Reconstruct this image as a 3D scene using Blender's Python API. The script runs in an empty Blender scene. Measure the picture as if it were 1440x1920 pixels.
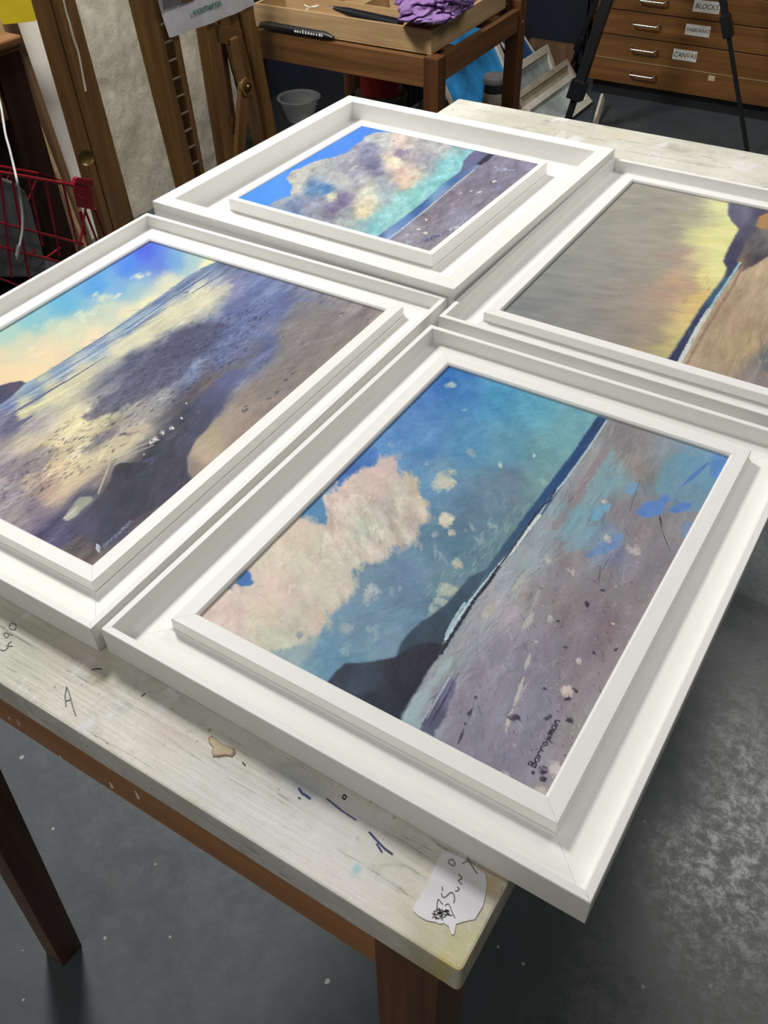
import bpy, bmesh, math, random
import numpy as np
from mathutils import Vector, Matrix, noise as mnoise

random.seed(7)
PI = math.pi
COL = bpy.context.scene.collection

# ------------------------------------------------------------------ camera
CAM = np.array([0.0, 0.0, 1.4575]); FPX = 1675.37
CR = np.array([0.844472, 0.534928, -0.026825]); CU = np.array([-0.35049, 0.58979, 0.727534]); CF = np.array([-0.404999, 0.60498, -0.685547])
cam_data = bpy.data.cameras.new('camera'); cam = bpy.data.objects.new('camera', cam_data); COL.objects.link(cam)
cam_data.sensor_fit = 'HORIZONTAL'; cam_data.sensor_width = 36.0; cam_data.lens = 36.0 * FPX / 1440.0
cam_data.clip_start = 0.02; cam_data.clip_end = 60
M = Matrix.Identity(4)
for i in range(3):
    M[i][0] = CR[i]; M[i][1] = CU[i]; M[i][2] = -CF[i]; M[i][3] = CAM[i]
cam.matrix_world = M
bpy.context.scene.camera = cam

def ray(px, py): return CF + CR * (px - 720) / FPX - CU * (py - 960) / FPX
def at(px, py, z=0.0):
    d = ray(px, py); return CAM + d * ((z - CAM[2]) / d[2])
def on_x(px, py, X):
    d = ray(px, py); return CAM + d * ((X - CAM[0]) / d[0])
def on_y(px, py, Y):
    d = ray(px, py); return CAM + d * ((Y - CAM[1]) / d[1])

# ------------------------------------------------------------------ materials
def s2l(c):
    return tuple(((x / 255.0) / 12.92 if x / 255.0 <= 0.04045 else (((x / 255.0) + 0.055) / 1.055) ** 2.4) for x in c)

def new_mat(name):
    m = bpy.data.materials.new(name); m.use_nodes = True
    nt = m.node_tree; b = nt.nodes['Principled BSDF']
    return m, nt, b

def N(nt, kind, **kw):
    n = nt.nodes.new(kind)
    for k, v in kw.items():
        if k.startswith('i_'):
            key = k[2:]; key = int(key) if key.isdigit() else key.replace('_', ' ')
            n.inputs[key].default_value = v
        else: setattr(n, k, v)
    return n

def ramp(nt, stops, interp='LINEAR'):
    r = nt.nodes.new('ShaderNodeValToRGB'); r.color_ramp.interpolation = interp
    el = r.color_ramp.elements
    while len(el) > 1: el.remove(el[0])
    el[0].position = stops[0][0]; el[0].color = (*s2l(stops[0][1]), 1)
    for p, c in stops[1:]:
        e = el.new(p); e.color = (*s2l(c), 1)
    return r

def vramp(nt, stops):
    r = nt.nodes.new('ShaderNodeValToRGB'); el = r.color_ramp.elements
    while len(el) > 1: el.remove(el[0])
    el[0].position = stops[0][0]; v = stops[0][1]; el[0].color = (v, v, v, 1)
    for p, v in stops[1:]:
        e = el.new(p); e.color = (v, v, v, 1)
    return r

def mixc(nt, fac, a, b, mode='MIX'):
    m = nt.nodes.new('ShaderNodeMix'); m.data_type = 'RGBA'; m.blend_type = mode
    L = nt.links
    if hasattr(fac, 'links'): L.new(fac, m.inputs[0])
    else: m.inputs[0].default_value = fac
    for idx, v in ((6, a), (7, b)):
        if hasattr(v, 'links'): L.new(v, m.inputs[idx])
        else: m.inputs[idx].default_value = (*s2l(v), 1)
    return m.outputs[2]

def coords(nt, scale=(1, 1, 1), rot=(0, 0, 0), src='Object'):
    tc = nt.nodes.new('ShaderNodeTexCoord'); mp = nt.nodes.new('ShaderNodeMapping')
    mp.inputs['Scale'].default_value = scale; mp.inputs['Rotation'].default_value = rot
    nt.links.new(tc.outputs[src], mp.inputs['Vector']); return mp.outputs['Vector']

def noise_tex(nt, vec, scale, detail=4, rough=0.55, dist=0.0):
    n = N(nt, 'ShaderNodeTexNoise', i_Scale=scale, i_Detail=detail, i_Roughness=rough, i_Distortion=dist)
    nt.links.new(vec, n.inputs['Vector']); return n.outputs['Fac']

def bump(nt, b, h, strength=0.2, dist=0.002):
    n = N(nt, 'ShaderNodeBump', i_Strength=strength, i_Distance=dist)
    nt.links.new(h, n.inputs['Height']); nt.links.new(n.outputs['Normal'], b.inputs['Normal'])

def plain(name, c, rough=0.6, metal=0.0, var=0.08, scale=18, spec=0.5):
    m, nt, b = new_mat(name)
    v = coords(nt); f = noise_tex(nt, v, scale)
    lo = tuple(x * (1 - var) for x in c); hi = tuple(min(255, x * (1 + var)) for x in c)
    r = ramp(nt, [(0.3, lo), (0.7, hi)]); nt.links.new(f, r.inputs['Fac'])
    nt.links.new(r.outputs['Color'], b.inputs['Base Color'])
    b.inputs['Roughness'].default_value = rough; b.inputs['Metallic'].default_value = metal
    b.inputs['Specular IOR Level'].default_value = spec
    return m

def wood(name, dark, light, axis=0, rough=0.45, fine=1.0, speck=False):
    m, nt, b = new_mat(name)
    sc = [26 * fine, 26 * fine, 26 * fine]; sc[axis] = 1.6 * fine
    v = coords(nt, tuple(sc)); f = noise_tex(nt, v, 1.0, 5, 0.6, 0.6)
    sc2 = [140, 140, 140]; sc2[axis] = 5
    v2 = coords(nt, tuple(sc2)); f2 = noise_tex(nt, v2, 1.0, 3, 0.6)
    mid = tuple((a + c) / 2 for a, c in zip(dark, light))
    r = ramp(nt, [(0.32, dark), (0.5, mid), (0.68, light)]); nt.links.new(f, r.inputs['Fac'])
    r2 = vramp(nt, [(0.3, 0.72), (0.6, 1.0)]); nt.links.new(f2, r2.inputs['Fac'])
    col = mixc(nt, 0.6, r.outputs['Color'], r2.outputs['Color'], 'MULTIPLY')
    if speck:
        v3 = coords(nt, (1, 1, 1)); f3 = noise_tex(nt, v3, 55, 2, 0.5)
        r3 = vramp(nt, [(0.745, 0.0), (0.76, 1.0)]); nt.links.new(f3, r3.inputs['Fac'])
        col = mixc(nt, r3.outputs['Color'], col, (205, 195, 180))
    nt.links.new(col, b.inputs['Base Color'])
    b.inputs['Roughness'].default_value = rough; bump(nt, b, f2, 0.15, 0.001)
    return m

def white_paint():
    # hand brushed white paint over open grained wood, grain follows each rail (u = along the rail)
    m, nt, b = new_mat('brushed white paint')
    uv = nt.nodes.new('ShaderNodeUVMap'); uv.uv_map = 'rail'
    mp = nt.nodes.new('ShaderNodeMapping'); mp.inputs['Scale'].default_value = (22, 1500, 1); nt.links.new(uv.outputs['UV'], mp.inputs['Vector'])
    f = noise_tex(nt, mp.outputs['Vector'], 1.0, 3, 0.6, 0.3)
    mp2 = nt.nodes.new('ShaderNodeMapping'); mp2.inputs['Scale'].default_value = (30, 160, 1); nt.links.new(uv.outputs['UV'], mp2.inputs['Vector'])
    f2 = noise_tex(nt, mp2.outputs['Vector'], 1.0, 4, 0.6)
    mul = N(nt, 'ShaderNodeMath', operation='MULTIPLY'); nt.links.new(f, mul.inputs[0]); nt.links.new(f2, mul.inputs[1])
    r = ramp(nt, [(0.07, (218, 217, 213)), (0.13, (237, 236, 233)), (0.25, (241, 240, 237))]); nt.links.new(mul.outputs[0], r.inputs['Fac'])
    nt.links.new(r.outputs['Color'], b.inputs['Base Color']); b.inputs['Roughness'].default_value = 0.5
    b.inputs['Specular IOR Level'].default_value = 0.35
    bump(nt, b, f, 0.2, 0.0004)
    return m

def canvas_paint(name):
    m, nt, b = new_mat(name)
    a = nt.nodes.new('ShaderNodeVertexColor'); a.layer_name = 'paint'
    v = coords(nt, (1, 1, 1)); f = noise_tex(nt, v, 900, 3, 0.6)
    r = vramp(nt, [(0.3, 0.9), (0.7, 1.06)]); nt.links.new(f, r.inputs['Fac'])
    col = mixc(nt, 0.7, a.outputs['Color'], r.outputs['Color'], 'MULTIPLY')
    nt.links.new(col, b.inputs['Base Color']); b.inputs['Roughness'].default_value = 0.6
    b.inputs['Specular IOR Level'].default_value = 0.15
    bump(nt, b, f, 0.08, 0.0005)
    return m

MAT = {}
MAT['white'] = white_paint()
MAT['dark_wood'] = wood('dark reddish oak', (80, 52, 34), (124, 84, 56), 2, 0.5)
MAT['apron_wood'] = wood('orange oak apron', (150, 100, 60), (190, 132, 82), 0, 0.45)
MAT['easel'] = wood('varnished beech', (104, 74, 40), (142, 104, 60), 2, 0.45)
MAT['easel_x'] = wood('varnished beech crosswise', (98, 70, 38), (134, 98, 56), 1, 0.45)
MAT['mahog'] = wood('mahogany rail', (82, 54, 28), (122, 84, 48), 0, 0.45)
MAT['mahog_y'] = wood('mahogany rail along depth', (86, 58, 30), (132, 92, 54), 1, 0.45)
MAT['mahog_z'] = wood('mahogany post', (72, 42, 22), (108, 68, 38), 2, 0.4, speck=True)
MAT['chest'] = wood('oak plan chest', (104, 68, 32), (138, 94, 48), 0, 0.4)
MAT['plinth'] = plain('black plinth', (24, 26, 30), 0.6)
MAT['ply'] = wood('pale plywood', (160, 130, 92), (188, 158, 116), 0, 0.55)
MAT['ply_y'] = wood('pale plywood along depth', (165, 135, 98), (196, 166, 124), 1, 0.55)
MAT['brown_ply'] = wood('brown board', (92, 68, 44), (122, 92, 62), 2, 0.6)
MAT['desk'] = wood('dark walnut desk', (34, 17, 11), (62, 32, 20), 2, 0.5)
MAT['desktop'] = wood('desk top walnut', (88, 58, 34), (124, 84, 50), 1, 0.4)
MAT['chrome'] = plain('brushed chrome', (205, 200, 195), 0.25, 1.0, 0.04)
MAT['steel'] = plain('dull steel pin', (175, 160, 140), 0.35, 0.8)
MAT['brass'] = plain('aged brass', (120, 100, 58), 0.3, 0.9)
MAT['black'] = plain('black plastic', (22, 23, 26), 0.4)
MAT['black_gloss'] = plain('glossy black plastic', (26, 28, 32), 0.22)
MAT['navy'] = plain('navy cupboard paint', (17, 21, 33), 0.6, 0, 0.15, 5)
MAT['wall'] = plain('worn wall paint', (128, 124, 116), 0.9, 0, 0.03, 3)
MAT['ceil'] = plain('white ceiling paint', (225, 224, 220), 0.9, 0, 0.02, 3)
MAT['paper'] = plain('white paper', (226, 224, 230), 0.8, 0, 0.03, 30)
MAT['label'] = plain('label card', (224, 220, 212), 0.8, 0, 0.04, 60)
MAT['ink'] = plain('dark ink', (40, 42, 48), 0.7)
MAT['green_ink'] = plain('green ink', (26, 116, 88), 0.7)
MAT['purple'] = plain('purple cotton', (138, 106, 158), 0.9, 0, 0.12, 14, 0.2)
MAT['red'] = plain('red enamel wire', (122, 16, 30), 0.3)
MAT['grey_cloth'] = plain('grey plastic tub', (92, 94, 96), 0.6, 0, 0.08)
MAT['grey_plastic'] = plain('charcoal plastic', (52, 54, 56), 0.5)
MAT['cream'] = plain('cream painted frame', (214, 208, 194), 0.5, 0, 0.06, 30)
MAT['raw'] = plain('greyish wooden frame back', (178, 166, 148), 0.7, 0, 0.1, 24)
MAT['blue1'] = plain('blue sea painting', (48, 132, 205), 0.5, 0, 0.35, 7)
MAT['blue2'] = plain('deep blue painting', (44, 76, 130), 0.5, 0, 0.3, 6)
MAT['pale_paint'] = plain('pale misty painting', (170, 180, 180), 0.5, 0, 0.2, 9)
MAT['yellow'] = plain('yellow card', (214, 190, 36), 0.6, 0, 0.05, 8)
MAT['white_board'] = plain('white board', (205, 200, 190), 0.6, 0, 0.04, 4)
MAT['white_cable'] = plain('white cable sheath', (160, 160, 160), 0.5)
MAT['pail'] = plain('grimy grey pail', (112, 112, 108), 0.45, 0, 0.2)
MAT['pail_red'] = plain('red paint tin', (168, 32, 36), 0.4)
MAT['lid'] = plain('grey lid', (112, 110, 112), 0.5)
MAT['jar_dark'] = plain('dark jar content', (36, 36, 38), 0.15)
MAT['jar_label'] = plain('beige jar label', (146, 138, 122), 0.7, 0, 0.1, 40)
MAT['tape'] = plain('masking tape', (196, 178, 140), 0.8)
MAT['stain'] = plain('glue stain', (176, 156, 118), 0.35, 0, 0.1, 90)
MAT['stain_rim'] = plain('glue stain rim', (138, 104, 74), 0.4, 0, 0.1, 90)
MAT['pencil'] = plain('pencil line', (112, 112, 110), 0.7)
MAT['blue_ink'] = plain('blue ink line', (62, 68, 118), 0.7)
MAT['drip'] = plain('dried white paint drip', (226, 216, 204), 0.4)

def glassy(name, c, rough, alpha_mix):
    m, nt, b = new_mat(name)
    b.inputs['Base Color'].default_value = (*s2l(c), 1); b.inputs['Roughness'].default_value = rough
    b.inputs['Transmission Weight'].default_value = alpha_mix; b.inputs['IOR'].default_value = 1.3
    return m
MAT['clear'] = glassy('clear plastic', (225, 228, 226), 0.08, 0.92)

def bubble_mat():
    m, nt, b = new_mat('bubble wrap over white board')
    v = coords(nt, (1, 1, 1))
    f = noise_tex(nt, v, 7, 6, 0.65, 1.6); f2 = noise_tex(nt, v, 34, 4, 0.6, 2.2); f3 = noise_tex(nt, v, 3, 3, 0.5)
    r = ramp(nt, [(0.3, (172, 165, 147)), (0.55, (190, 183, 166)), (0.75, (206, 199, 184))]); nt.links.new(f, r.inputs['Fac'])
    r3 = vramp(nt, [(0.35, 0.78), (0.65, 1.0)]); nt.links.new(f3, r3.inputs['Fac'])
    c = mixc(nt, 0.7, r.outputs['Color'], r3.outputs['Color'], 'MULTIPLY')
    r2 = vramp(nt, [(0.6, 0.0), (0.74, 0.55)]); nt.links.new(f2, r2.inputs['Fac'])
    c = mixc(nt, r2.outputs['Color'], c, (226, 218, 200))
    nt.links.new(c, b.inputs['Base Color']); b.inputs['Roughness'].default_value = 0.22
    b.inputs['Coat Weight'].default_value = 0.5; b.inputs['Coat Roughness'].default_value = 0.1
    add = N(nt, 'ShaderNodeMath', operation='ADD'); nt.links.new(f, add.inputs[0]); nt.links.new(f2, add.inputs[1])
    bump(nt, b, add.outputs[0], 0.22, 0.008)
    return m
MAT['bubble'] = bubble_mat()

def floor_mat():
    m, nt, b = new_mat('slate grey painted concrete')
    v = coords(nt, (1, 1, 1))
    f = noise_tex(nt, v, 2.2, 5, 0.6, 0.4); f2 = noise_tex(nt, v, 60, 4, 0.7); f4 = noise_tex(nt, v, 14, 5, 0.65, 0.5)
    r = ramp(nt, [(0.3, (58, 66, 70)), (0.7, (71, 79, 83))]); nt.links.new(f, r.inputs['Fac'])
    r4 = vramp(nt, [(0.3, 0.8), (0.55, 1.0), (0.75, 1.12)]); nt.links.new(f4, r4.inputs['Fac'])
    c = mixc(nt, 0.8, r.outputs['Color'], r4.outputs['Color'], 'MULTIPLY')
    # worn speckle right of the table, its pale colour painting in reflected ceiling light
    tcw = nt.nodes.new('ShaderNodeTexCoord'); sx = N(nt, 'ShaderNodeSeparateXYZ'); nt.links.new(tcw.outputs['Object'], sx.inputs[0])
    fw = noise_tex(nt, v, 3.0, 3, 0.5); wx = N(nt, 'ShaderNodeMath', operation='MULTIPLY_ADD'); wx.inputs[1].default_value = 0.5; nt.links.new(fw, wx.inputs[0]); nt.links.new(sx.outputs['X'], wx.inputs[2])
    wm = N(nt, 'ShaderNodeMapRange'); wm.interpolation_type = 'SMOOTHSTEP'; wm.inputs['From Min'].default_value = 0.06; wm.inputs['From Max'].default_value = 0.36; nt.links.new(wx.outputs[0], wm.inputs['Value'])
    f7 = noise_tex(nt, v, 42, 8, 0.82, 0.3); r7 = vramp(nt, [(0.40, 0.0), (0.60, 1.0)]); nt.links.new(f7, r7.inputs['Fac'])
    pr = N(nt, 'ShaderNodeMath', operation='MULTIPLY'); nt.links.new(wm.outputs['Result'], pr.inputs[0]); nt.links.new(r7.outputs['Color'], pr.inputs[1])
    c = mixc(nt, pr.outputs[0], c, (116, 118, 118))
    # spots of dropped white paint
    vo = N(nt, 'ShaderNodeTexVoronoi', i_Scale=24.0, i_Randomness=1.0); nt.links.new(v, vo.inputs['Vector'])
    nz = noise_tex(nt, v, 120, 2, 0.5)
    sub = N(nt, 'ShaderNodeMath', operation='MULTIPLY_ADD'); sub.inputs[1].default_value = 0.09; nt.links.new(nz, sub.inputs[0]); nt.links.new(vo.outputs['Distance'], sub.inputs[2])
    # spots only in some of the cells, each of its own size
    thr = N(nt, 'ShaderNodeSeparateColor'); nt.links.new(vo.outputs['Color'], thr.inputs['Color'])
    mr = N(nt, 'ShaderNodeMapRange'); mr.inputs['From Min'].default_value = 0.35; mr.inputs['From Max'].default_value = 1.0
    mr.inputs['To Min'].default_value = 0.055; mr.inputs['To Max'].default_value = 0.15; nt.links.new(thr.outputs[0], mr.inputs['Value'])
    lt = N(nt, 'ShaderNodeMath', operation='LESS_THAN'); nt.links.new(sub.outputs[0], lt.inputs[0]); nt.links.new(mr.outputs['Result'], lt.inputs[1])
    c = mixc(nt, lt.outputs[0], c, (150, 155, 154))
    # pale scratches
    v5 = coords(nt, (2, 30, 1), (0, 0, 0.6)); f5 = noise_tex(nt, v5, 3.0, 5, 0.7, 2.0)
    r5 = vramp(nt, [(0.70, 0.0), (0.78, 0.35)]); nt.links.new(f5, r5.inputs['Fac'])
    c = mixc(nt, r5.outputs['Color'], c, (120, 126, 128))
    nt.links.new(c, b.inputs['Base Color'])
    f6 = noise_tex(nt, v, 26, 8, 0.8, 0.4); rr = vramp(nt, [(0.40, 0.55), (0.60, 0.62)]); nt.links.new(f6, rr.inputs['Fac']); rw = vramp(nt, [(0.42, 0.30), (0.60, 0.55)]); nt.links.new(f7, rw.inputs['Fac'])
    mr_ = N(nt, 'ShaderNodeMix'); nt.links.new(wm.outputs['Result'], mr_.inputs[0]); nt.links.new(rr.outputs['Color'], mr_.inputs[2]); nt.links.new(rw.outputs['Color'], mr_.inputs[3]); nt.links.new(mr_.outputs[0], b.inputs['Roughness'])
    add = N(nt, 'ShaderNodeMath', operation='ADD'); nt.links.new(f2, add.inputs[0]); nt.links.new(f4, add.inputs[1])
    bump(nt, b, f2, 0.12, 0.002)
    sl = N(nt, 'ShaderNodeMapRange'); sl.inputs['To Min'].default_value = 0.4; sl.inputs['To Max'].default_value = 0.85; nt.links.new(wm.outputs['Result'], sl.inputs['Value']); nt.links.new(sl.outputs['Result'], b.inputs['Specular IOR Level'])
    return m
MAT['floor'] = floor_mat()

def top_mat():
    m, nt, b = new_mat('worn white painted table top')
    v = coords(nt, (1, 1, 1)); vx = coords(nt, (6, 44, 60), (0, 0, 0.05)); vs = coords(nt, (5, 120, 30), (0, 0, -0.12)); vd = coords(nt, (9, 5, 9), (0, 0, 0.5))
    f = noise_tex(nt, v, 8, 6, 0.65, 0.5); fx = noise_tex(nt, vx, 1.5, 6, 0.7, 0.4); fs = noise_tex(nt, vs, 2.0, 6, 0.75, 0.8); fl = noise_tex(nt, v, 3.0, 3, 0.5); ff = noise_tex(nt, v, 150, 3, 0.6)
    fd = noise_tex(nt, vd, 3.0, 6, 0.7, 0.8)
    r = ramp(nt, [(0.30, (196, 195, 180)), (0.45, (216, 214, 201)), (0.6, (228, 225, 215)), (0.75, (236, 233, 226))]); nt.links.new(f, r.inputs['Fac'])
    # fine brushed dirt along the boards
    rx = vramp(nt, [(0.34, 0.84), (0.45, 0.96), (0.56, 1.0)]); nt.links.new(fx, rx.inputs['Fac'])
    c = mixc(nt, 0.85, r.outputs['Color'], rx.outputs['Color'], 'MULTIPLY')
    # grey green rubbed patches
    rl = vramp(nt, [(0.46, 0.0), (0.62, 0.6)]); nt.links.new(fl, rl.inputs['Fac'])
    c = mixc(nt, rl.outputs['Color'], c, (184, 184, 166))
    # dark scratches
    rs = vramp(nt, [(0.35, 0.85), (0.41, 0.0)]); nt.links.new(fs, rs.inputs['Fac'])
    c = mixc(nt, rs.outputs['Color'], c, (112, 112, 104))
    # white overpaint strokes
    rd = vramp(nt, [(0.56, 0.0), (0.64, 0.8)]); nt.links.new(fd, rd.inputs['Fac'])
    c = mixc(nt, rd.outputs['Color'], c, (226, 224, 226))
    fm = noise_tex(nt, v, 38, 6, 0.75, 0.8); rm = vramp(nt, [(0.36, 0.78), (0.45, 0.98), (0.6, 1.0)]); nt.links.new(fm, rm.inputs['Fac']); c = mixc(nt, 0.8, c, rm.outputs['Color'], 'MULTIPLY')
    # speckle
    rf = vramp(nt, [(0.28, 0.7), (0.34, 0.0)]); nt.links.new(ff, rf.inputs['Fac'])
    c = mixc(nt, rf.outputs['Color'], c, (120, 112, 96))
    # pigment stains of their own places: position in metres on the top
    tc = nt.nodes.new('ShaderNodeTexCoord')
    def spot(px, py, rad, colr, strength, sx=1.0, sy=1.0):
        nonlocal c
        mp = nt.nodes.new('ShaderNodeMapping'); P = at(px, py, 0.9); o = (P[0] + 0.07942, P[1] - 0.18185)
        mp.vector_type = 'TEXTURE'; mp.inputs['Location'].default_value = (o[0], o[1], 0); mp.inputs['Scale'].default_value = (rad * sx, rad * sy, 10)
        nt.links.new(tc.outputs['Object'], mp.inputs['Vector'])
        ln = N(nt, 'ShaderNodeVectorMath', operation='LENGTH'); nt.links.new(mp.outputs['Vector'], ln.inputs[0])
        nn = noise_tex(nt, v, 45, 5, 0.7, 0.6)
        ma = N(nt, 'ShaderNodeMath', operation='MULTIPLY_ADD'); ma.inputs[1].default_value = 2.2; nt.links.new(nn, ma.inputs[0]); nt.links.new(ln.outputs['Value'], ma.inputs[2])
        rp = vramp(nt, [(0.0, strength), (0.9, strength), (1.0, 0.0)])
        mr = N(nt, 'ShaderNodeMapRange'); mr.inputs['From Min'].default_value = 0.9; mr.inputs['From Max'].default_value = 2.1; nt.links.new(ma.outputs[0], mr.inputs['Value'])
        rp = vramp(nt, [(0.0, strength), (1.0, 0.0)]); nt.links.new(mr.outputs['Result'], rp.inputs['Fac'])
        c = mixc(nt, rp.outputs['Color'], c, colr)
    spot(850, 1790, 0.030, (196, 188, 120), 0.7, 1.4, 0.8)
    spot(790, 1740, 0.035, (186, 180, 138), 0.6)
    spot(905, 1740, 0.022, (196, 188, 136), 0.6, 0.8, 1.6)
    spot(915, 1655, 0.014, (196, 160, 96), 0.8)
    spot(828, 1802, 0.010, (214, 190, 60), 0.8)
    spot(600, 1560, 0.055, (228, 226, 230), 0.95, 1.2, 0.8)
    spot(430, 1500, 0.045, (222, 220, 226), 0.9, 1.5, 0.6)
    spot(640, 1650, 0.030, (230, 226, 224), 0.9, 1.6, 0.6)
    spot(735, 1730, 0.012, (236, 232, 222), 0.9, 1.6, 1)
    spot(560, 1470, 0.022, (158, 168, 176), 0.7, 1.5, 0.7)
    spot(310, 1370, 0.020, (214, 190, 190), 0.6, 1.4, 0.7)
    spot(190, 1278, 0.009, (140, 138, 96), 0.85, 1.8, 0.8)
    spot(668, 1632, 0.005, (120, 200, 214), 0.9, 1, 1.2)
    spot(1160, 252, 0.03, (214, 198, 178), 0.6, 3, 1)
    spot(1268, 280, 0.02, (160, 160, 150), 0.7, 1.4, 1)
    spot(150, 1220, 0.02, (222, 206, 196), 0.5, 2, 1)
    nt.links.new(c, b.inputs['Base Color']); b.inputs['Roughness'].default_value = 0.5
    add = N(nt, 'ShaderNodeMath', operation='ADD'); nt.links.new(fs, add.inputs[0]); nt.links.new(f, add.inputs[1])
    bump(nt, b, add.outputs[0], 0.35, 0.003)
    return m
MAT['table_top'] = top_mat()

# ------------------------------------------------------------------ mesh helpers
class MB:
    def __init__(s): s.v = []; s.f = []; s.smooth = False
    def add(s, verts, faces):
        o = len(s.v); s.v += [tuple(float(c) for c in p) for p in verts]; s.f += [tuple(i + o for i in f) for f in faces]; return s
    def box(s, a, b):
        x0, y0, z0 = [min(p, q) for p, q in zip(a, b)]; x1, y1, z1 = [max(p, q) for p, q in zip(a, b)]
        return s.hexa([(x0, y0, z0), (x1, y0, z0), (x1, y1, z0), (x0, y1, z0)], [(x0, y0, z1), (x1, y0, z1), (x1, y1, z1), (x0, y1, z1)])
    def hexa(s, lo, hi):
        return s.add(list(lo) + list(hi), [(3, 2, 1, 0), (4, 5, 6, 7), (0, 1, 5, 4), (1, 2, 6, 5), (2, 3, 7, 6), (3, 0, 4, 7)])
    def beam(s, p, q, w, h, up=(0, 0, 1), w2=None, h2=None):
        p = Vector(p); q = Vector(q); d = (q - p).normalized(); u = Vector(up); sd = d.cross(u)
        if sd.length < 1e-4: sd = d.cross(Vector((1, 0, 0)))
        sd.normalize(); u = sd.cross(d).normalized(); w2 = w2 or w; h2 = h2 or h
        def ring(c, w, h): return [c - sd * w / 2 - u * h / 2, c + sd * w / 2 - u * h / 2, c + sd * w / 2 + u * h / 2, c - sd * w / 2 + u * h / 2]
        return s.hexa(ring(p, w, h), ring(q, w2, h2))
    def tube(s, pts, r, n=10, closed=False, caps=True):
        pts = [Vector(p) for p in pts]; m = len(pts); rings = []; prev = None
        for i, p in enumerate(pts):
            if closed: t = pts[(i + 1) % m] - pts[i - 1]
            else: t = pts[min(i + 1, m - 1)] - pts[max(i - 1, 0)]
            t.normalize()
            if prev is None:
                a = Vector((0, 0, 1)) if abs(t.z) < 0.9 else Vector((1, 0, 0)); nx = t.cross(a).normalized()
            else:
                nx = (prev - t * prev.dot(t)).normalized()
            prev = nx; ny = t.cross(nx); rr = r[i] if isinstance(r, (list, tuple)) else r
            rings.append([p + nx * math.cos(2 * PI * k / n) * rr + ny * math.sin(2 * PI * k / n) * rr for k in range(n)])
        vs = [v for R_ in rings for v in R_]; fs = []
        for i in range(m if closed else m - 1):
            j = (i + 1) % m
            for k in range(n): fs.append((i * n + k, i * n + (k + 1) % n, j * n + (k + 1) % n, j * n + k))
        if caps and not closed: fs.append(tuple(range(n - 1, -1, -1))); fs.append(tuple((m - 1) * n + k for k in range(n)))
        s.smooth = True
        return s.add(vs, fs)
    def lathe(s, c, prof, n=40, axis=None):
        vs = []; fs = []; m = len(prof)
        A = Vector(axis).normalized() if axis else Vector((0, 0, 1)); X = A.orthogonal().normalized(); Y = A.cross(X); c = Vector(c)
        for r, z in prof:
            for k in range(n):
                a = 2 * PI * k / n; vs.append(c + X * math.cos(a) * r + Y * math.sin(a) * r + A * z)
        for i in range(m - 1):
            for k in range(n): fs.append((i * n + k, i * n + (k + 1) % n, (i + 1) * n + (k + 1) % n, (i + 1) * n + k))
        s.smooth = True
        return s.add(vs, fs)
    def prism(s, poly, n, t):
        # polygon (list of 3D points) extruded by t along n
        n = Vector(n); P = [Vector(p) for p in poly]; m = len(P)
        vs = P + [p + n * t for p in P]
        fs = [tuple(range(m - 1, -1, -1)), tuple(range(m, 2 * m))] + [(i, (i + 1) % m, m + (i + 1) % m, m + i) for i in range(m)]
        return s.add(vs, fs)
    def build(s, name, mat, parent=None, base=None, bevel=0.0, seg=2):
        if base is None:
            if parent is not None: base = parent.get('_base', (0, 0, 0))
            else:
                a = np.array(s.v); base = ((a[:, 0].min() + a[:, 0].max()) / 2, (a[:, 1].min() + a[:, 1].max()) / 2, a[:, 2].min())
        base = tuple(float(x) for x in base)
        me = bpy.data.meshes.new(name); me.from_pydata([(x - base[0], y - base[1], z - base[2]) for x, y, z in s.v], [], s.f); me.update()
        bm = bmesh.new(); bm.from_mesh(me); bmesh.ops.recalc_face_normals(bm, faces=bm.faces)
        if bevel > 0:
            es = [e for e in bm.edges if len(e.link_faces) == 2 and e.calc_face_angle(0) > 0.6]
            bmesh.ops.bevel(bm, geom=es, offset=bevel, segments=seg, affect='EDGES', profile=0.6, clamp_overlap=True)
        if s.smooth:
            for f in bm.faces: f.smooth = True
            for e in bm.edges:
                if len(e.link_faces) == 2 and e.calc_face_angle(0) > 0.9: e.smooth = False
        bm.to_mesh(me); bm.free(); me.materials.append(MAT[mat] if isinstance(mat, str) else mat)
        o = bpy.data.objects.new(name, me); COL.objects.link(o); o['_base'] = base
        if parent is not None:
            o.parent = parent; pb = parent.get('_base', (0, 0, 0)); o.location = tuple(b - p for b, p in zip(base, pb))
        else: o.location = base
        return o

def thing(name, base, label, cat, group=None):
    o = bpy.data.objects.new(name, None); COL.objects.link(o); o.location = base; o.empty_display_size = 0.05
    o['_base'] = tuple(float(x) for x in base); o['label'] = label; o['category'] = cat
    if group: o['group'] = group
    return o
def tag(o, label=None, cat=None, group=None, kind=None):
    if label: o['label'] = label
    if cat: o['category'] = cat
    if group: o['group'] = group
    if kind: o['kind'] = kind
    return o
def struct(mb, name, mat): return tag(mb.build(name, mat), kind='structure')

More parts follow.
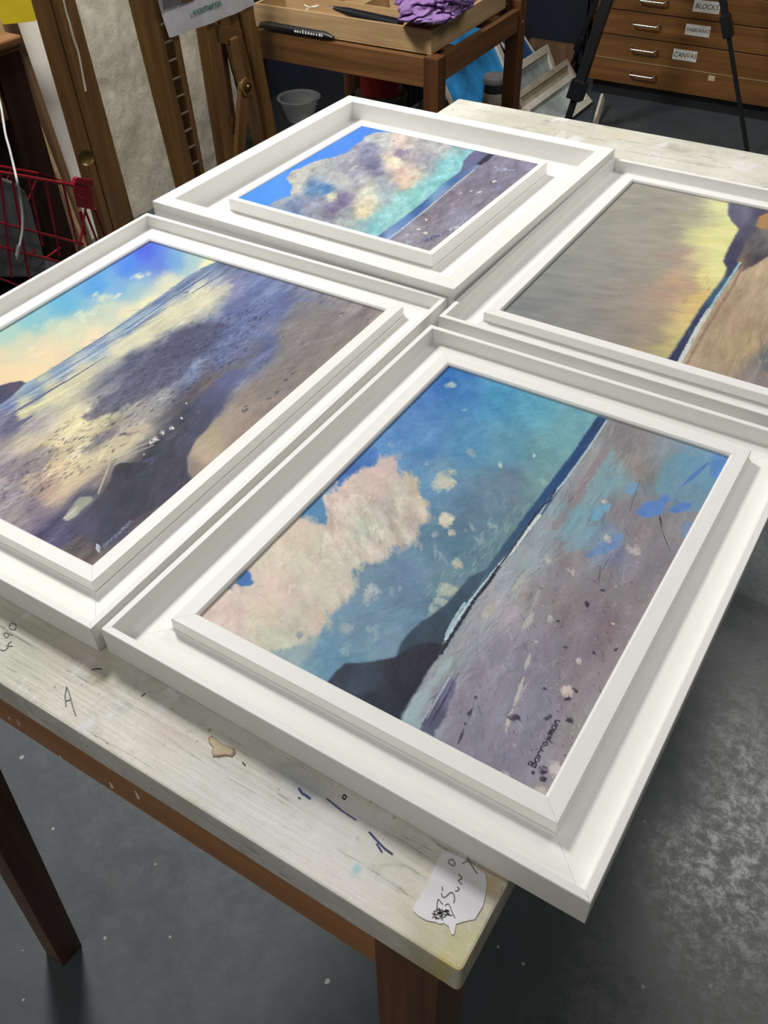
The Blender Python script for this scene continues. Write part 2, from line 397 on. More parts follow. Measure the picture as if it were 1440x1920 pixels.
def lettering(text, name, origin, right, up, size, mat, parent, thick=0.0004, shear=0.0, bold=0.0):
    cu = bpy.data.curves.new(name, 'FONT'); cu.body = text; cu.size = size; cu.extrude = thick / 2; cu.offset = bold; cu.shear = shear; cu.align_x = 'CENTER'; cu.align_y = 'CENTER'
    t = bpy.data.objects.new(name, cu); COL.objects.link(t)
    bpy.context.view_layer.update(); dg = bpy.context.evaluated_depsgraph_get()
    me = bpy.data.meshes.new_from_object(t.evaluated_get(dg)); bpy.data.objects.remove(t)
    r = Vector(right).normalized(); u = Vector(up).normalized(); n = r.cross(u).normalized(); u = n.cross(r)
    mat4 = Matrix(((r.x, u.x, n.x, 0), (r.y, u.y, n.y, 0), (r.z, u.z, n.z, 0), (0, 0, 0, 1)))
    me.transform(mat4); me.materials.clear(); me.materials.append(MAT[mat])
    o = bpy.data.objects.new(name, me); COL.objects.link(o); o['_base'] = tuple(float(x) for x in origin)
    o.parent = parent; o.location = tuple(float(a) - b for a, b in zip(origin, parent['_base'])); return o

def flat_line(pts, w, z, th=0.0003):
    # a drawn line lying on a horizontal surface, as a thin raised ribbon
    mb = MB(); P = [Vector((p[0], p[1], z)) for p in pts]
    for i in range(len(P) - 1):
        d = P[i + 1] - P[i]
        if d.length < 1e-6: continue
        sd = Vector((-d.y, d.x, 0)).normalized() * w / 2
        mb.prism([P[i] - sd, P[i + 1] - sd, P[i + 1] + sd, P[i] + sd], (0, 0, 1), th)
    return mb
def merge(mbs):
    o = MB()
    for m in mbs: o.add(m.v, m.f)
    return o

# ------------------------------------------------------------------ room
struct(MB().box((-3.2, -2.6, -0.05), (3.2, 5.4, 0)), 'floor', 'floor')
struct(MB().box((-3.2, -2.6, 2.7), (3.2, 5.4, 2.75)), 'ceiling', 'ceil')
struct(MB().box((-3.25, -2.6, 0), (-3.2, 5.4, 2.7)), 'wall_left', 'wall')
struct(MB().box((3.2, -2.6, 0), (3.25, 5.4, 2.7)), 'wall_right', 'wall')
struct(MB().box((-3.2, 5.4, 0), (3.2, 5.45, 2.7)), 'wall_back', 'wall')
struct(MB().box((-3.2, -2.65, 0), (3.2, -2.6, 2.7)), 'wall_front', 'wall')

# ------------------------------------------------------------------ work table
TN = np.array([-0.07942, 0.18185]); TTH = 0.00538; TW, TL = 0.70175, 1.2873; TZ = 0.9
ca, sa = math.cos(TTH), math.sin(TTH)
def TP(u, v, z):   # u: to the left along the near edge, v: away
    return (TN[0] - u * ca - v * sa, TN[1] - u * sa + v * ca, z)
tb = thing('work_table', TP(TW / 2, TL / 2, 0), 'paint-spattered work table with dark wooden legs carrying four framed paintings', 'table')
top = MB(); cr = 0.004; ring = []
for (cu_, cv_, a0) in ((cr, cr, 180), (TW - cr, cr, 270), (TW - cr, TL - cr, 0), (cr, TL - cr, 90)):
    for k in range(5):
        a = math.radians(a0 + 90 * k / 4); ring.append((cu_ + cr * math.cos(a), cv_ + cr * math.sin(a)))
top.prism([TP(u, v, TZ - 0.033) for u, v in ring], (0, 0, 1), 0.033)
topo = top.build('tabletop', 'table_top', tb, base=(TN[0], TN[1], TZ), bevel=0.0018)
ap = 0.008
ap0, ap1 = 0.797, TZ - 0.033
MB().hexa([TP(0.05, ap, ap0), TP(TW - .05, ap, ap0), TP(TW - .05, ap + .02, ap0), TP(0.05, ap + .02, ap0)], [TP(0.05, ap, ap1), TP(TW - .05, ap, ap1), TP(TW - .05, ap + .02, ap1), TP(0.05, ap + .02, ap1)]).build('apron', 'apron_wood', tb, bevel=.001)
MB().hexa([TP(0.05, TL - ap - .02, ap0), TP(TW - .05, TL - ap - .02, ap0), TP(TW - .05, TL - ap, ap0), TP(0.05, TL - ap, ap0)], [TP(0.05, TL - ap - .02, ap1), TP(TW - .05, TL - ap - .02, ap1), TP(TW - .05, TL - ap, ap1), TP(0.05, TL - ap, ap1)]).build('apron', 'apron_wood', tb, bevel=.001)
for u0 in (0.022, TW - 0.042):
    MB().hexa([TP(u0, .05, ap0), TP(u0 + .02, .05, ap0), TP(u0 + .02, TL - .05, ap0), TP(u0, TL - .05, ap0)], [TP(u0, .05, ap1), TP(u0 + .02, .05, ap1), TP(u0 + .02, TL - .05, ap1), TP(u0, TL - .05, ap1)]).build('apron', 'apron_wood', tb, bevel=.001)
def leg(topc, botc, wt, wb):
    def sq(c, w, z): return [(c[0] - w, c[1], z), (c[0], c[1], z), (c[0], c[1] + w, z), (c[0] - w, c[1] + w, z)]
    return MB().hexa(sq(botc, wb, 0), sq(topc, wt, ap1))
# right front corner of each leg at the top and on the floor
for (t_, b_) in (((-0.098, 0.190), (-0.097, 0.160)), ((-0.703, 0.190), (-0.7377, 0.157)), ((-0.098, 1.400), (-0.097, 1.425)), ((-0.703, 1.400), (-0.735, 1.425))):
    leg(t_, b_, 0.05, 0.039).build('leg', 'dark_wood', tb, bevel=.0015)
# paint drips running down the apron
for px, py, l in ((8, 1322, .016), (22, 1325, .022), (108, 1402, .012), (204, 1456, .012), (252, 1473, .014)):
    p = on_y(px, py, TN[1] + ap)
    d = MB().tube([(p[0], p[1] + .0005, p[2] + l * .3), (p[0] + .001, p[1] - .0004, p[2] - l * .4), (p[0] + .002, p[1] - .0008, p[2] - l)], [.0012, .0014, .0022], 8)
    d.build('paint_drip', 'drip', tb)
# marks on the table top
mk = 'tabletop'
def topline(pts, w, mat, name, z=TZ + .0002):
    P = [at(px, py, TZ)[:2] for px, py in pts]
    return flat_line(P, w, z), mat, name
def smooth_pts(pts, n=4):
    out = []
    for i in range(len(pts) - 1):
        p0 = pts[max(i - 1, 0)]; p1 = pts[i]; p2 = pts[i + 1]; p3 = pts[min(i + 2, len(pts) - 1)]
        for k in range(n):
            t = k / n
            out.append(tuple(0.5 * (2 * b + (c - a) * t + (2 * a - 5 * b + 4 * c - d) * t * t + (3 * b - a - 3 * c + d) * t ** 3) for a, b, c, d in zip(p0, p1, p2, p3)))
    out.append(pts[-1]); return out
num = [[(18, 1172), (22, 1169), (28, 1170), (30, 1176), (27, 1181), (20, 1180), (17, 1176), (18, 1172)],
       [(10, 1194), (7, 1190), (9, 1187), (15, 1188), (15, 1195), (10, 1196)], [(15, 1189), (24, 1191)],
       [(1, 1218), (8, 1220), (15, 1214), (16, 1207), (22, 1203)], [(12, 1211), (24, 1212)]]
merge([flat_line([at(x, y, TZ)[:2] for x, y in smooth_pts(s)], .0007, TZ + .0001) for s in num]).build('pencil_number', 'pencil', tb)
merge([flat_line([at(x, y, TZ)[:2] for x, y in s], .0008, TZ + .0001) for s in ([(124, 1325), (122, 1306), (125, 1288), (130, 1300), (138, 1330), (143, 1343)], [(123, 1315), (132, 1312)])]).build('pencil_mark', 'pencil', tb)
merge([flat_line([at(x, y, TZ)[:2] for x, y in s], w, TZ + .0001) for s, w in (([(560, 1478), (566, 1487), (574, 1492), (582, 1498)], .0016), ([(612, 1497), (640, 1520), (668, 1538)], .0008), ([(692, 1560), (710, 1580), (722, 1592), (736, 1602)], .0013), ([(706, 1582), (716, 1598)], .0012))]).build('ink_scrawl', 'blue_ink', tb)
for s_ in ([(172, 1256), (182, 1254), (191, 1255)], [(265, 1306), (273, 1300)], [(455, 1430), (460, 1436)], [(559, 1495), (563, 1498)], [(645, 1490), (650, 1494), (646, 1500), (642, 1496), (645, 1490)]):
    flat_line([at(x, y, TZ)[:2] for x, y in s_], .0008, TZ + .0001).build('ink_tick', 'ink', tb)
st = [(390, 1384), (397, 1380), (404, 1386), (414, 1395), (428, 1400), (440, 1405), (442, 1412), (435, 1419), (424, 1417), (410, 1419), (399, 1419), (397, 1410), (400, 1402), (392, 1393)]
sp = [at(x, y, TZ) for x, y in st]
MB().prism([(p[0], p[1], TZ) for p in sp], (0, 0, 1), .0007).build('glue_stain', 'stain_rim', tb)
cx_ = sum(p[0] for p in sp) / len(sp); cy_ = sum(p[1] for p in sp) / len(sp)
MB().prism([(cx_ + (p[0] - cx_) * .86, cy_ + (p[1] - cy_) * .86, TZ + .0005) for p in sp], (0, 0, 1), .0004).build('glue_stain', 'stain', tb)
# torn paper stuck to the corner
pp = [(833, 1595), (870, 1612), (910, 1640), (913, 1660), (909, 1684), (905, 1700), (890, 1724), (870, 1728), (855, 1733), (851, 1753), (846, 1752), (842, 1738), (832, 1731), (825, 1733), (817, 1729), (808, 1728), (800, 1726), (785, 1718), (775, 1708), (776, 1700), (784, 1688), (797, 1668), (810, 1638), (822, 1612)]
PPs = [at(x, y, TZ) for x, y in pp]
paper = MB().prism([(p[0], p[1], TZ + .0001) for p in PPs], (0, 0, 1), .0005).build('paper_scrap', 'paper', None)
tag(paper, 'torn white paper scrap stuck at the near corner of the work table', 'paper')
pl = [[(829, 1663), (829, 1671)], [(828, 1675), (829, 1682), (834, 1683), (840, 1678), (846, 1674), (851, 1679), (852, 1688), (850, 1694)], [(853, 1671), (858, 1671), (861, 1667), (857, 1664)],
      [(860, 1640), (866, 1648), (859, 1652), (866, 1659)], [(866, 1620), (876, 1616)], [(875, 1609), (885, 1625), (895, 1640)], [(840, 1616), (848, 1612), (853, 1622), (848, 1624), (840, 1618)],
      [(819, 1705), (820, 1692), (822, 1687), (826, 1692), (830, 1696)], [(834, 1699), (841, 1696), (848, 1712), (853, 1722)]]
merge([flat_line([at(x, y, TZ)[:2] for x, y in smooth_pts(s)], .0006, TZ + .0006) for s in pl]).build('pencil_writing', 'pencil', paper)
scr = []
rs_ = random.Random(3)
for _ in range(34):
    a = rs_.random() * 2 * PI; r_ = 17 * rs_.random() ** .5; c0 = (828 + r_ * math.cos(a), 1716 + r_ * .6 * math.sin(a))
    scr.append(flat_line([at(c0[0] - 4 * math.cos(a * 3), c0[1] - 3 * math.sin(a * 3), TZ)[:2], at(c0[0] + 4 * math.cos(a * 3), c0[1] + 3 * math.sin(a * 3), TZ)[:2]], .0007, TZ + .0006))
merge(scr).build('pencil_shading', 'pencil', paper)

# ------------------------------------------------------------------ framed paintings
def fbm(ny, nx, cell, ang=0.0, stretch=1.0, seed=0, octaves=4, rough=0.55):
    rng = np.random.default_rng(seed); out = np.zeros((ny, nx), np.float32); amp = 1.0; tot = 0
    yy, xx = np.mgrid[0:ny, 0:nx].astype(np.float32); c, s = math.cos(ang), math.sin(ang)
    u0 = (xx * c + yy * s) / stretch; v0 = (-xx * s + yy * c)
    for o in range(octaves):
        u = u0 / cell; v = v0 / cell; G = 256; g = rng.random((G, G)).astype(np.float32)
        iu = np.floor(u).astype(int); iv = np.floor(v).astype(int); fu = u - iu; fv = v - iv
        fu = fu * fu * (3 - 2 * fu); fv = fv * fv * (3 - 2 * fv)
        a = g[iv % G, iu % G]; b_ = g[iv % G, (iu + 1) % G]; c_ = g[(iv + 1) % G, iu % G]; d_ = g[(iv + 1) % G, (iu + 1) % G]
        out += amp * ((a * (1 - fu) + b_ * fu) * (1 - fv) + (c_ * (1 - fu) + d_ * fu) * fv)
        tot += amp; amp *= rough; cell = max(cell / 2.0, 1.2)
    return out / tot - 0.5          # about -0.5 .. 0.5

def blur(m, r):
    if r < 1: return m
    for _ in range(2):
        for ax in (0, 1):
            k = 2 * r + 1; p = np.pad(m, [(r + 1, r) if i == ax else (0, 0) for i in range(2)], mode='edge'); cs = np.cumsum(p, axis=ax)
            m = (cs[k:, :] - cs[:-k, :]) / k if ax == 0 else (cs[:, k:] - cs[:, :-k]) / k
    return m

class Picture:
    """A painted panel: colour and paint thickness on a fine grid, a = along the long-running (depth) side, b = to the left."""
    def __init__(s, origin, th, W, H, z, res, seed):
        s.o = np.array(origin[:2]); s.th = th; s.W = W; s.H = H; s.z = z; s.res = res
        s.nx = int(W / res) + 1; s.ny = int(H / res) + 1; s.rng = np.random.default_rng(seed); s.seed = seed; s.nz = (fbm(s.ny, s.nx, .0022 / res, seed=seed + 5, octaves=3) * 4).astype(np.float32)
        s.ea = np.array([-math.sin(th), math.cos(th)]); s.eb = np.array([-math.cos(th), -math.sin(th)])
        A = np.linspace(0, W, s.nx); B = np.linspace(0, H, s.ny); s.A, s.B = np.meshgrid(A, B)
        s.col = np.zeros((s.ny, s.nx, 3), np.float32); s.hgt = np.zeros((s.ny, s.nx), np.float32)
    def photo(s, A, B):
        X = s.o[0] + A * s.ea[0] + B * s.eb[0]; Y = s.o[1] + A * s.ea[1] + B * s.eb[1]
        dx, dy, dz = X - CAM[0], Y - CAM[1], s.z - CAM[2]
        d = dx * CF[0] + dy * CF[1] + dz * CF[2]
        return 720 + FPX * (dx * CR[0] + dy * CR[1] + dz * CR[2]) / d, 960 - FPX * (dx * CU[0] + dy * CU[1] + dz * CU[2]) / d
    def tex(s, px, py):
        P = at(px, py, s.z)[:2] - s.o; return (P @ s.ea) / s.W * (s.nx - 1), (P @ s.eb) / s.H * (s.ny - 1)
    def warped(s, amp, cell, seed, ang=0.0, stretch=1.0):
        w1 = fbm(s.ny, s.nx, cell / s.res, ang, stretch, seed=seed) * amp * 2; w2 = fbm(s.ny, s.nx, cell / s.res, ang, stretch, seed=seed + 1) * amp * 2
        return s.photo(s.A + w1, s.B + w2)
    def field(s, samples, PX, PY, soft=14.0, p=4.0):
        acc = np.zeros((s.ny, s.nx, 3), np.float32); wt = np.zeros((s.ny, s.nx), np.float32)
        for x, y, c in samples:
            w = 1.0 / ((PX - x) ** 2 + (PY - y) ** 2 + soft * soft) ** (p / 2); wt += w
            for k in range(3): acc[..., k] += w * c[k]
        return acc / wt[..., None]
    def mask(s, poly, PX, PY):
        ins = np.zeros(PX.shape, bool); n = len(poly)
        for i in range(n):
            x1, y1 = poly[i]; x2, y2 = poly[(i + 1) % n]
            if y1 == y2: continue
            c = ((y1 > PY) != (y2 > PY)) & (PX < (x2 - x1) * (PY - y1) / (y2 - y1) + x1); ins ^= c
        return ins.astype(np.float32)
    def dabs(s, n, ln, wd, ang, jit=10, alpha=0.75, hue=5, height=1.0, where=None, src=None):
        """brush dabs laid over the colour already there"""
        src = s.col.copy() if src is None else src; r = s.rng
        for _ in range(n):
            x = r.random() * (s.nx - 1); y = r.random() * (s.ny - 1)
            if where is not None and where[int(y), int(x)] < r.random(): continue
            a = ang(x / s.nx, y / s.ny) if callable(ang) else ang
            a += r.normal() * 0.25
            L = ln / s.res * (0.5 + r.random()); Wd = wd / s.res * (0.6 + 0.8 * r.random())
            c = src[int(y), int(x)] + r.normal() * jit + r.normal(size=3) * hue
            s.stamp(x, y, a, L, Wd, c, alpha, height)
    def stamp(s, x, y, a, L, Wd, c, alpha, height=1.0):
        R = int(max(L, Wd)) + 2; x0 = max(int(x) - R, 0); x1 = min(int(x) + R + 1, s.nx); y0 = max(int(y) - R, 0); y1 = min(int(y) + R + 1, s.ny)
        if x1 <= x0 or y1 <= y0: return
        yy, xx = np.mgrid[y0:y1, x0:x1]; dx = xx - x; dy = yy - y; ca, sa = math.cos(a), math.sin(a)
        u = (dx * ca + dy * sa) / L; v = (-dx * sa + dy * ca) / Wd
        ph = s.rng.random() * 6; br = 0.75 + 0.25 * np.sin(v * 9 + ph + 2 * np.sin(v * 5 + ph * 2))
        m = np.clip(1.4 * (1 - u * u - v * v) + .55 * s.nz[y0:y1, x0:x1] * (u * u + v * v < 1.0), 0, 1) * br * np.clip(1.2 - 0.5 * (u + 1) * s.rng.random(), 0, 1) * alpha
        m = m.astype(np.float32)
        reg = s.col[y0:y1, x0:x1]; reg += (np.asarray(c, np.float32) - reg) * m[..., None]
        s.hgt[y0:y1, x0:x1] += m * height * (0.4 + 0.6 * br) * s.rng.random()
    def region(s, poly, samples, amp=0.0015, cell=0.008, feather=1, seed=50, alpha=1.0, soft=12, jitter=7, stroke=None, nd=0, ln=.008, wd=.002, hue=3, ang=0.0, wisp=0.0, wr=8, warp=0.0):
        PX, PY = s.warped(amp, cell, s.seed * 7 + seed); m = blur(s.mask(poly, PX, PY), feather)
        if wisp:
            e = fbm(s.ny, s.nx, .006 / s.res, ang, 1.8, s.seed + seed + 9, 4, .7); m = np.clip((blur(m, wr) - .5) * 2.4 + .5 + e * wisp * 2.2, 0, 1)
        m = m * alpha
        if warp: PX, PY = s.warped(warp, .02, s.seed * 7 + seed + 3, ang, 2.0)
        if isinstance(samples, tuple): samples = [(poly[0][0], poly[0][1], samples)]
        f = s.field(samples, PX, PY, soft)
        f = f + (fbm(s.ny, s.nx, 0.006 / s.res, ang, 3.0, s.seed + seed)[..., None]) * jitter * 2.5
        old = s.col; s.col = f.copy()
        if nd: s.dabs(nd, ln, wd, ang, jitter, 0.7, hue, 0.6, where=m)
        s.col = old + (s.col - old) * m[..., None]
        return m
    def marble(s, m, amp, cell, ang=0.0, stretch=1.0, tint=(1, 1, 1), seed=1, bias=0.0, octaves=5):
        # loose streaks of lighter and darker paint
        n = fbm(s.ny, s.nx, cell / s.res, ang, stretch, s.seed * 3 + seed, octaves, 0.62) * 2 + bias
        s.col = s.col + (n * m)[..., None] * amp * np.array(tint, np.float32); s.hgt += np.clip(n, 0, 1) * m * .22
    def line(s, pts, w, c, alpha=1.0, jit=4, rag=0.3, height=1.2, taper=False):
        """a drawn stroke through photo points; w in metres"""
        T = [s.tex(*p) for p in pts]; tot = []
        for i in range(len(T) - 1):
            n = max(2, int(math.hypot(T[i + 1][0] - T[i][0], T[i + 1][1] - T[i][1]) / 0.8))
            tot += [(T[i][0] + (T[i + 1][0] - T[i][0]) * k / n, T[i][1] + (T[i + 1][1] - T[i][1]) * k / n) for k in range(n)]
        N_ = len(tot)
        for i, (x, y) in enumerate(tot):
            k = 1.0 if not taper else math.sin(PI * min(max((i + .5) / N_, 0.08), 0.95)) ** 0.6
            r_ = max(w / s.res / 2 * k * (1 + rag * (s.rng.random() - .5) * 2), 0.55)
            R = int(r_) + 2; x0 = max(int(x) - R, 0); x1 = min(int(x) + R + 2, s.nx); y0 = max(int(y) - R, 0); y1 = min(int(y) + R + 2, s.ny)
            if x1 <= x0 or y1 <= y0: continue
            yy, xx = np.mgrid[y0:y1, x0:x1]; d = np.hypot(xx - x, yy - y); m = (np.clip(r_ + 0.5 - d, 0, 1) * alpha).astype(np.float32)
            reg = s.col[y0:y1, x0:x1]; reg += (np.asarray(c, np.float32) + s.rng.normal() * jit - reg) * m[..., None]
            hh = s.hgt[y0:y1, x0:x1]; np.maximum(hh, m * height, out=hh)
    def blob(s, px, py, a, L, Wd, c, alpha=0.9, n=1, spread=0.0, jit=6, height=1.4):
        x, y = s.tex(px, py)
        for _ in range(n):
            s.stamp(x + s.rng.normal() * spread / s.res, y + s.rng.normal() * spread / s.res, a + s.rng.normal() * .3 * (n > 1), L / s.res * (1 if n == 1 else .6 + .6 * s.rng.random()), Wd / s.res, np.array(c, float) + s.rng.normal() * jit, alpha, height)
    def build(s, name, parent, relief=0.0002, sat=0.9):
        g_ = s.col @ np.array([.3, .59, .11], np.float32); col = np.clip(g_[..., None] + (s.col - g_[..., None]) * sat, 0, 255) / 255.0; lin = np.where(col <= 0.04045, col / 12.92, ((col + 0.055) / 1.055) ** 2.4)
        h = np.clip(s.hgt, 0, 2.5); base = np.array(parent['_base'])
        X = s.o[0] + s.A * s.ea[0] + s.B * s.eb[0]; Y = s.o[1] + s.A * s.ea[1] + s.B * s.eb[1]
        V = np.stack([X - base[0], Y - base[1], s.z + h * relief - base[2]], -1).reshape(-1, 3).astype(np.float32)
        nv = s.nx * s.ny; i = np.arange(nv).reshape(s.ny, s.nx)
        # counter-clockwise seen from above (b points left, a away)
        q = np.stack([i[:-1, :-1], i[:-1, 1:], i[1:, 1:], i[1:, :-1]], -1).reshape(-1, 4)
        # board behind: perimeter ring of the same panel, 3 mm thick
        per = np.array([V[0], V[s.nx - 1], V[-1], V[nv - s.nx]]); low = per.copy(); low[:, 2] = s.z - base[2] - 0.003; per[:, 2] = s.z - base[2] - 0.0001
        V = np.concatenate([V, per, low]); k = nv
        side = np.array([[k + a_, k + (a_ + 1) % 4, k + 4 + (a_ + 1) % 4, k + 4 + a_] for a_ in range(4)] + [[k + 4, k + 5, k + 6, k + 7]])
        F = np.concatenate([q, side]).astype(np.int32)
        me = bpy.data.meshes.new(name); me.vertices.add(len(V)); me.vertices.foreach_set('co', V.ravel())
        me.loops.add(F.size); me.loops.foreach_set('vertex_index', F.ravel()); me.polygons.add(len(F))
        me.polygons.foreach_set('loop_start', np.arange(0, F.size, 4, dtype=np.int32)); me.polygons.foreach_set('loop_total', np.full(len(F), 4, np.int32))
        me.polygons.foreach_set('use_smooth', np.ones(len(F), bool)); me.update(calc_edges=True); me.validate()
        at_ = me.color_attributes.new('paint', 'FLOAT_COLOR', 'POINT')
        buf = np.ones((len(V), 4), np.float32); buf[:, :3] = 0.5; buf[:nv, :3] = lin.reshape(-1, 3); at_.data.foreach_set('color', buf.ravel())
        me.materials.append(canvas_paint(name + ' oil paint'))
        o = bpy.data.objects.new('painting', me); COL.objects.link(o); o.parent = parent; o['_base'] = tuple(float(x) for x in base)
        return o

def rail_frame(name, corner, th, W, H, z0, prof, parent, gap=0.00012):
    """four mitred rails swept from a profile of (distance in from the outer edge, height); one mesh"""
    ea = np.array([-math.sin(th), math.cos(th)]); eb = np.array([-math.cos(th), -math.sin(th)]); o = np.array(corner[:2]); base = np.array(parent['_base'])
    V = []; F = []; UV = []
    n = len(prof); per = [0]
    for i in range(n): per.append(per[-1] + math.hypot(prof[(i + 1) % n][0] - prof[i][0], prof[(i + 1) % n][1] - prof[i][1]))
    for side in range(4):
        Ls = W if side % 2 == 0 else H; off = len(V); loops = []
        for end in (0, 1):
            for d, z in prof:
                t = d + gap if end == 0 else Ls - d - gap
                if side == 0: a, b = t, d
                elif side == 1: a, b = W - d, t
                elif side == 2: a, b = W - t, H - d
                else: a, b = d, H - t
                p = o + a * ea + b * eb; V.append((p[0] - base[0], p[1] - base[1], z0 + z - base[2])); loops.append(t)
        for i in range(n):
            j = (i + 1) % n; F.append((off + i, off + j, off + n + j, off + n + i))
            UV.append([(loops[i] + side * 3.1, per[i]), (loops[j] + side * 3.1, per[i + 1]), (loops[n + j] + side * 3.1, per[i + 1]), (loops[n + i] + side * 3.1, per[i])])
        F.append(tuple(off + i for i in range(n - 1, -1, -1))); UV.append([(loops[i] + side * 3.1, per[i]) for i in range(n - 1, -1, -1)])
        F.append(tuple(off + n + i for i in range(n))); UV.append([(loops[n + i] + side * 3.1, per[i]) for i in range(n)])
    me = bpy.data.meshes.new(name); me.from_pydata(V, [], F); uvl = me.uv_layers.new(name='rail'); k = 0
    for u in UV:
        for c in u: uvl.data[k].uv = c; k += 1
    me.update(); bm = bmesh.new(); bm.from_mesh(me); bmesh.ops.recalc_face_normals(bm, faces=bm.faces); bm.to_mesh(me); bm.free()
    me.materials.append(MAT['white'])
    ob = bpy.data.objects.new(name, me); COL.objects.link(ob); ob.parent = parent; ob['_base'] = tuple(float(x) for x in base); return ob

T1 = 0.0277
def tray_prof(T, lip, fl, slo, e=0.0006):
    return [(0, 0), (0, T - e), (e, T), (lip - e, T), (lip, T - e), (lip + .0012, fl + .0018), (lip + .0022, fl + .0004), (lip + .004, fl), (slo - .0022, fl), (slo - .0006, fl + .0008), (slo + .006, fl + .0008), (slo + .006, 0)]
def slip_prof(fl, slo, zt, op, zin, e=0.0005):
    return [(slo, fl + .0012), (slo - .0006, fl + .0020), (slo, fl + .0026), (slo + .0002, zt - e), (slo + .0002 + e, zt), (op - e, zt), (op, zt - e * .6), (op + .0016, zin), (op + .0016, zin - .006), (slo + .008, zin - .006), (slo + .008, fl + .0012)]

def make_frame(label, corner, th, W, H, T, lip, fl, slo, zt, op, zin, z_paint, zbase=TZ):
    c = np.array(corner); ea = np.array([-math.sin(th), math.cos(th)]); eb = np.array([-math.cos(th), -math.sin(th)]); mid = c + ea * W / 2 + eb * H / 2
    zbase += .0004; t = thing('framed_painting', (mid[0], mid[1], zbase), label, 'painting', 'white framed seascapes laid on the work table')
    rail_frame('outer_frame', c, th, W, H, zbase, tray_prof(T, lip, fl, slo), t)
    rail_frame('inner_slip', c, th, W, H, zbase, slip_prof(fl, slo, zt, op, zin), t)
    return t, c, ea, eb
def S(txt):
    out = []
    for tok in txt.split(';'):
        tok = tok.strip()
        if tok:
            v = [float(x) for x in tok.split(',')]; out.append((v[0], v[1], tuple(v[2:5])))
    return out
def P_(txt): return [tuple(float(x) for x in t.split(',')) for t in txt.split()]
def inner(c, th, W, H, off):
    ea = np.array([-math.sin(th), math.cos(th)]); eb = np.array([-math.cos(th), -math.sin(th)]); return c + ea * off + eb * off, W - 2 * off, H - 2 * off

# ---- C: blue sky and pink cloud over a beach, nearest frame
tC, cC, eaC, ebC = make_frame('white framed seascape with pink cloud and dark headland, nearest the table corner', (-0.02919, 0.24602), 0.00177, 0.50435, 0.40051, 0.0280, .0063, T1 - .015, .0372, T1 - .0031, .0509, T1 - .0048, 0)
o_, w_, h_ = inner(cC, 0.00177, 0.50435, 0.40051, 0.0528)
C = Picture(o_, 0.00177, w_, h_, TZ + T1 - .0066, 0.00055, 11)
sky = S('''845,700,44,112,192;870,740,72,140,206;930,740,66,148,198;1000,760,84,164,198;1080,790,108,172,186;760,800,84,142,206;800,850,80,140,202;880,830,84,150,196;950,850,98,162,188;1040,860,110,163,172;700,860,72,128,206;660,900,66,120,200;820,880,112,158,190;930,930,104,138,164;960,900,112,136,162;900,980,98,134,160;860,1030,86,126,154;930,1030,104,142,158;985,960,110,146,156;1020,900,116,162,168;870,1000,92,126,156;
720,1080,106,140,172;780,1090,110,144,178;700,1130,110,146,178;660,1170,120,156,184;620,1230,100,148,180;700,1200,112,148,176;760,1160,106,142,172;820,1130,106,144,168;850,1080,104,140,158;740,1210,122,156,184;600,1210,106,152,184;870,1120,114,150,162;640,1260,96,146,182;560,1240,128,164,182;1100,770,104,166,186;1120,790,112,168,182;1060,830,108,168,180;790,730,70,124,200;640,940,66,120,198;600,960,74,142,196;590,985,96,150,180;680,1100,118,150,172;960,1010,112,150,158;730,840,84,142,206;770,870,98,150,200''')
PX, PY = C.warped(0.011, 0.025, 300); C.col = C.field(sky, PX, PY, 18); one = np.ones((C.ny, C.nx), np.float32)
C.marble(one, 22, .022, .9, 1.6, (.9, 1, .8), 5); C.marble(one, 12, .006, .7, 2.0, (1, 1, 1), 6)
beach = S('''1150,800,148,144,148;1200,830,140,135,138;1250,850,132,148,162;1300,860,112,158,188;1350,870,88,142,210;1330,900,112,160,186;1130,850,148,150,158;1160,900,122,160,176;1110,920,148,140,144;1200,880,144,134,134;1240,900,132,156,164;1180,960,142,138,146;1080,970,124,160,176;1040,1000,142,156,172;1120,1010,130,160,180;1000,1050,150,164,174;1060,1050,148,140,146;1150,1030,140,146,178;1300,940,140,140,150;1200,1010,146,138,144;1280,1000,146,138,144;950,1080,160,172,182;920,1130,164,164,174;880,1180,164,168,178;850,1230,160,168,174;820,1280,160,160,170;800,1330,160,164,176;770,1345,158,182,192;950,1150,166,160,172;1000,1110,148,142,148;1060,1130,147,139,145;1150,1100,145,138,145;1100,1200,146,136,147;1000,1200,154,148,164;950,1230,150,147,168;900,1280,154,149,165;900,1400,148,143,164;960,1340,150,147,170;1020,1300,150,147,168;1080,1280,148,140,149;1100,1350,148,143,149;1060,1430,150,143,149;1000,1440,148,143,160;1020,1480,142,137,142;950,1440,148,143,165;1150,1250,146,136,144;1200,1130,148,140,146;1200,1200,144,134,142;1260,1060,142,134,142;1320,930,130,136,150;1150,1180,146,130,140;860,1340,148,144,162;1290,1040,138,140,158;1090,830,152,150,156;1050,900,160,166,176;1010,980,164,172,184;970,1050,166,176,184''')
bp = P_('1137,784 1100,842 1046,922 1014,968 958,1040 922,1082 880,1140 838,1206 800,1262 762,1330 740,1370 900,1500 1060,1560 1450,900 1400,840 1250,800')
allreg = C.region(bp, beach, 0.0006, 0.006, 1, 60, soft=14, jitter=5, warp=.010, ang=.1)
C.marble(allreg, 26, .012, .12, 4.0, (1, .95, .9), 7); C.marble(allreg, 8, .02, .1, 1.5, (.6, .2, .8), 8)
aH = 0.0          # the horizon runs along a
C.dabs(5200, .009, .0026, lambda x, y: (-0.5 if y > .45 else -0.1) + C.rng.normal() * .5, 5, .55, 3, .8)
C.dabs(2500, .012, .0016, lambda x, y: C.rng.normal() * .12, 5, .5, 3, 1, where=(allreg > .5).astype(float))
